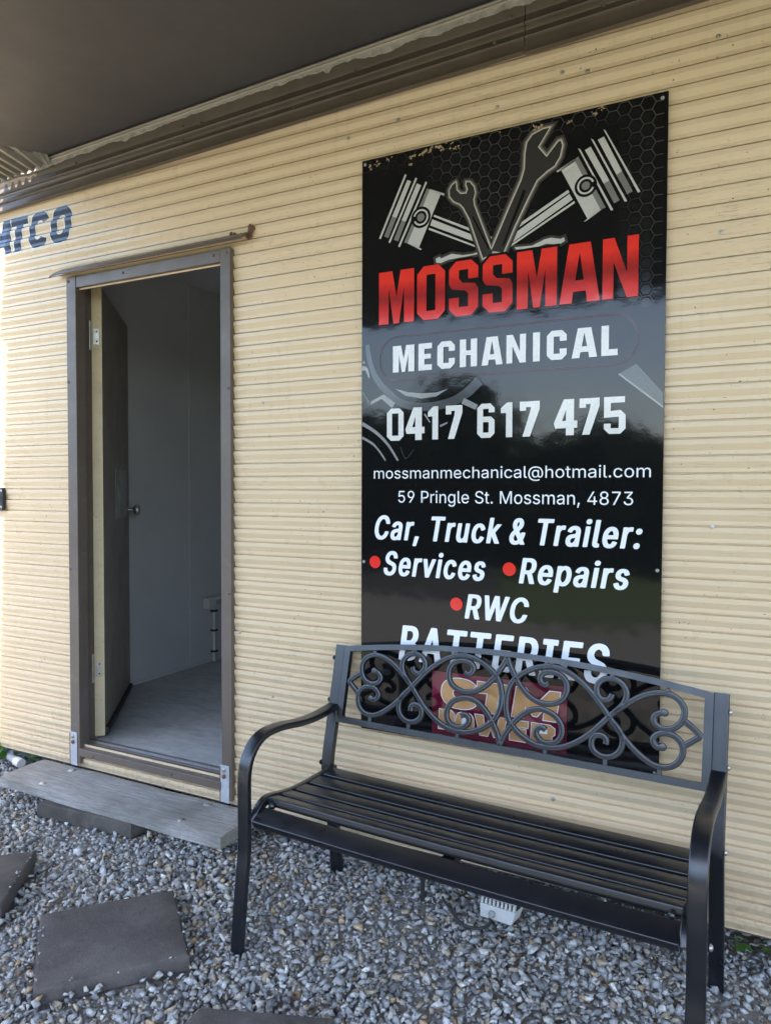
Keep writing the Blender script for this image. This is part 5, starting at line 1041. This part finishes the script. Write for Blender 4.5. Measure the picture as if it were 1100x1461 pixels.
# twigs and dry leaves lying on the stones
mb = MB(); r6 = random.Random(4); tc = []
for _ in range(70):
    x = r6.uniform(-1.5, -.1); y = r6.uniform(-.62, .05); a = r6.uniform(0, pi); L = r6.uniform(.025, .09); z = .014+r6.random()*.006
    mb.tube([(x, y, z), (x+L*.5*cos(a)+.003, y+L*.5*sin(a), z+.004), (x+L*cos(a), y+L*sin(a), z-.002)], [.0016, .0014, .0008], 5)
for _ in range(80):
    x = r6.uniform(-.3, .25); y = r6.uniform(.01, .20); a = r6.uniform(0, 2*pi); L = r6.uniform(.012, .03); z = -.002+r6.random()*.012
    e = Vector((cos(a), sin(a), r6.uniform(-.3, .3))); n_ = Vector((-sin(a), cos(a), r6.uniform(-.3, .3))); o_ = Vector((x, y, z))
    mb.add([o_, o_+e*L*.5+n_*L*.25, o_+e*L, o_+e*L*.5-n_*L*.25], [(0, 1, 2, 3)])
tag(mb.build('leaf_litter', paint('dry_litter', lin(.16, .11, .065), .8, .4, 30, lin(.28, .22, .14)), fix=False), 'dry twigs and brown leaf scraps scattered on the stones', 'leaf litter', None, 'stuff')

# ------------------------------------------------------------------ small things
def weed(name, loc, label, n, h, lw, spread, seed, group):
    r = random.Random(seed); t = thing(name, loc, label, 'weed', group); mb = MB(); sm = MB(); cols = []
    for i in range(n):
        a = r.uniform(0, 2*pi); rad = r.uniform(.15, 1)*spread; tip = Vector((rad*cos(a), rad*sin(a), h*r.uniform(.5, 1)))
        sm.tube([(0, 0, -.01), tip*.5+Vector((0, 0, h*.18)), tip], [.0016, .0013, .0008], 5)
        e = Vector((cos(a), sin(a), r.uniform(-.5, .3))).normalized(); s_ = Vector((-sin(a), cos(a), r.uniform(-.3, .3))).normalized(); up = e.cross(s_)
        L = lw*r.uniform(.7, 1.3); W2 = L*r.uniform(.30, .42)
        rows = [(0, .1), (.25, .8), (.5, 1), (.78, .65), (1, .05)]; k = len(mb.v)
        for q, wv in rows:
            for sd_ in (-1, 0, 1): mb.v.append(tuple(tip+e*L*q+s_*W2*wv*sd_+up*(-.12*L*q*q+.06*L*abs(sd_))))
        for q in range(4):
            for c_ in (0, 1): mb.f.append((k+q*3+c_, k+q*3+c_+1, k+q*3+4+c_, k+q*3+3+c_)); mb.mi.append(0)
        g = r.uniform(.7, 1.3); cols += [(.06*g, .14*g, .022*g, 1)]*15
    o = mb.build('leaves', M['leaf'], t, fix=False); ca_ = o.data.color_attributes.new('Col', 'FLOAT_COLOR', 'POINT'); ca_.data.foreach_set('color', np.array(cols, dtype=np.float32).ravel())
    sm.build('stems', paint('stem_green', lin(.10, .13, .04), .6), t)
weed('weed', (-.035, .075, 0), 'bright green seedling by the gravel just right of the bench', 7, .035, .026, .022, 1, 'small weeds under the hut')
weed('weed', (.062, .09, 0), 'little green seedling cut by the right edge of the photo', 5, .03, .022, .02, 2, 'small weeds under the hut')
weed('weed', (-3.10, .10, 0), 'grassy weed beside the grey pipe end', 16, .07, .055, .05, 3, 'small weeds under the hut')
weed('weed', (-3.30, .03, 0), 'taller yellowish weed at the far left below the wall', 22, .12, .06, .07, 4, 'small weeds under the hut')
pp = thing('drain_pipe', (-3.2, .05, .03), 'grey plastic pipe elbow with a white collar left of the timber step', 'pipe')
MB().tube([(.06, .25, .02), (.0, .10, .015), (-.025, .045, .012), (-.02, .012, .012), (.02, -.02, .012), (.10, -.042, .012)], .017, 14).build('elbow', M['pvc'], pp)
MB().tube([(.095, -.041, .012), (.145, -.052, .012)], .021, 16).build('collar', M['white_plastic'], pp)
# black fixing plate at the left
wp = thing('wall_plate', (-3.19, -.002, 1.286), 'small black plate with two screws on the wall at the left edge', 'plate')
MB().box((-.06, -.016, -.052), (.047, 0, .052)).box((-.06, -.024, -.014), (.020, -.016, .014)).build('plate', M['dark'], wp, bevel=.003)
for z in (-.038, .038): MB().lathe([(.006, 0), (.006, .001), (.003, .003)], (.036, -.0162, z), (0, -1, 0), 10).build('screw', M['galv'], wp)
# power point and conduit in the doorway
po = thing('power_outlet', (-3.22, 1.53, .55), 'cream power outlet box on the inner wall seen through the doorway', 'outlet')
MB().box((.0005, -.085, .0), (.055, .080, .072)).build('box', M['white_plastic'], po, bevel=.004)
MB().box((.0555, -.02, .022), (.060, .045, .055)).build('switch', M['pvc'], po, bevel=.002)
MB().tube([(.018, .008, .0), (.018, .008, -.359)], .011, 12).build('conduit', M['white_plastic'], po)
for z in (-.03, -.16, -.30): MB().box((.001, -.012, z), (.032, .030, z+.012)).build('clip', M['dark'], po, bevel=.002)
# flood light lying under the bench
fl = thing('flood_light', (-.690, -.118, .010), 'small white plastic lamp housing with cable under the bench seat', 'lamp', None, -.06)
T_ = Matrix.Rotation(radians(-9), 4, 'X')
fx = lambda p: T_ @ p
mb = MB(); mb.poly([[(-.072, .098), (.072, .098), (.068, .066), (.060, .056), (-.060, .056), (-.068, .066)]], lambda a, b, t: fx(Vector((a, t-.004, b))), .075)
mb.build('housing', M['white_plastic'], fl, bevel=.003)
MB().box((-.066, -.008, .0985), (.066, .066, .1025), 0, fx).build('lens', M['pvc'], fl, bevel=.001)
mb = MB(); mb.poly([[(-.056, .040), (.062, .040), (.050, .001), (-.052, .001)]], lambda a, b, t: fx(Vector((a, t-.012, b))), .075)
mb.build('driver_box', M['white_plastic'], fl, bevel=.003)
for i in range(9): MB().box((-.054+i*.013, -.006, .0402), (-.048+i*.013, .055, .0558), 0, fx).build('cooling_fin', M['white_plastic'], fl)
MB().box((-.056, .006, .0404), (.060, .05, .0556), 0, fx).build('heat_sink', M['dark'], fl)
MB().lathe([(.011, 0), (.011, .008), (.006, .012), (.006, .02)], fx(Vector((-.012, -.0122, .020))), (0, -1, -.3), 12).build('cable_gland', M['pvc'], fl)
cp_ = crom([(-.012, -.028, .012), (-.006, -.05, .010), (-.02, -.085, .012), (-.06, -.100, .014), (-.10, -.080, .014), (-.135, -.045, .014), (-.175, -.01, .012), (-.195, .02, .004)], 6)
MB().tube([tuple(p) for p in cp_], .0045, 8).build('cable', M['dark'], fl)
st = thing('metal_stake', (-.93, -.06, 0), 'thin dark metal stake leaning behind the front rail under the bench', 'stake')
MB().box((-.022, -.05, -.01), (-.008, -.045, .13)).box((-.02, -.046, .112), (.07, -.043, .128)).build('bar', M['dark'], st, bevel=.001)

# ------------------------------------------------------------------ beyond the camera: what the gloss sign mirrors
hm = attr_mat('hedge_leaf', .6, None, None, .3)
def far_hedge():
    n = 15000; X = rng.uniform(-26, 12, n); Z = rng.random(n)**.85*(2.75+.5*np.sin(X*.9+.5)+.35*np.sin(X*2.3+1)); Y = -11.5+rng.normal(0, .6, n)
    V = np.empty((n, 4, 3)); s_ = rng.uniform(.12, .28, n); a = rng.uniform(0, 2*pi, n); t = rng.uniform(-.8, .8, n)
    e1 = np.stack([np.cos(a), np.sin(a)*.4, np.zeros(n)], 1)*s_[:, None]; e2 = np.stack([np.sin(t)*.3, np.sin(t), np.cos(t)], 1)*s_[:, None]
    c = np.stack([X, Y, Z], 1)
    V[:, 0] = c-e1; V[:, 1] = c-e2; V[:, 2] = c+e1; V[:, 3] = c+e2
    mb = MB(); mb.v = [tuple(p) for p in V.reshape(-1, 3)]; mb.f = [(4*i, 4*i+1, 4*i+2, 4*i+3) for i in range(n)]; mb.mi = [0]*n
    o = mb.build('hedge', hm, smooth=False, fix=False)
    g = rng.uniform(.5, 1.3, (n, 1)); col = np.concatenate([np.array([[.035, .06, .018]])*g, np.ones((n, 1))], 1).repeat(4, 0)
    ca = o.data.color_attributes.new('Col', 'FLOAT_COLOR', 'POINT'); ca.data.foreach_set('color', col.astype(np.float32).ravel())
    tag(o, 'dark green row of bushes across the yard, mirrored in the glossy sign', 'bushes', None, 'stuff')
far_hedge()
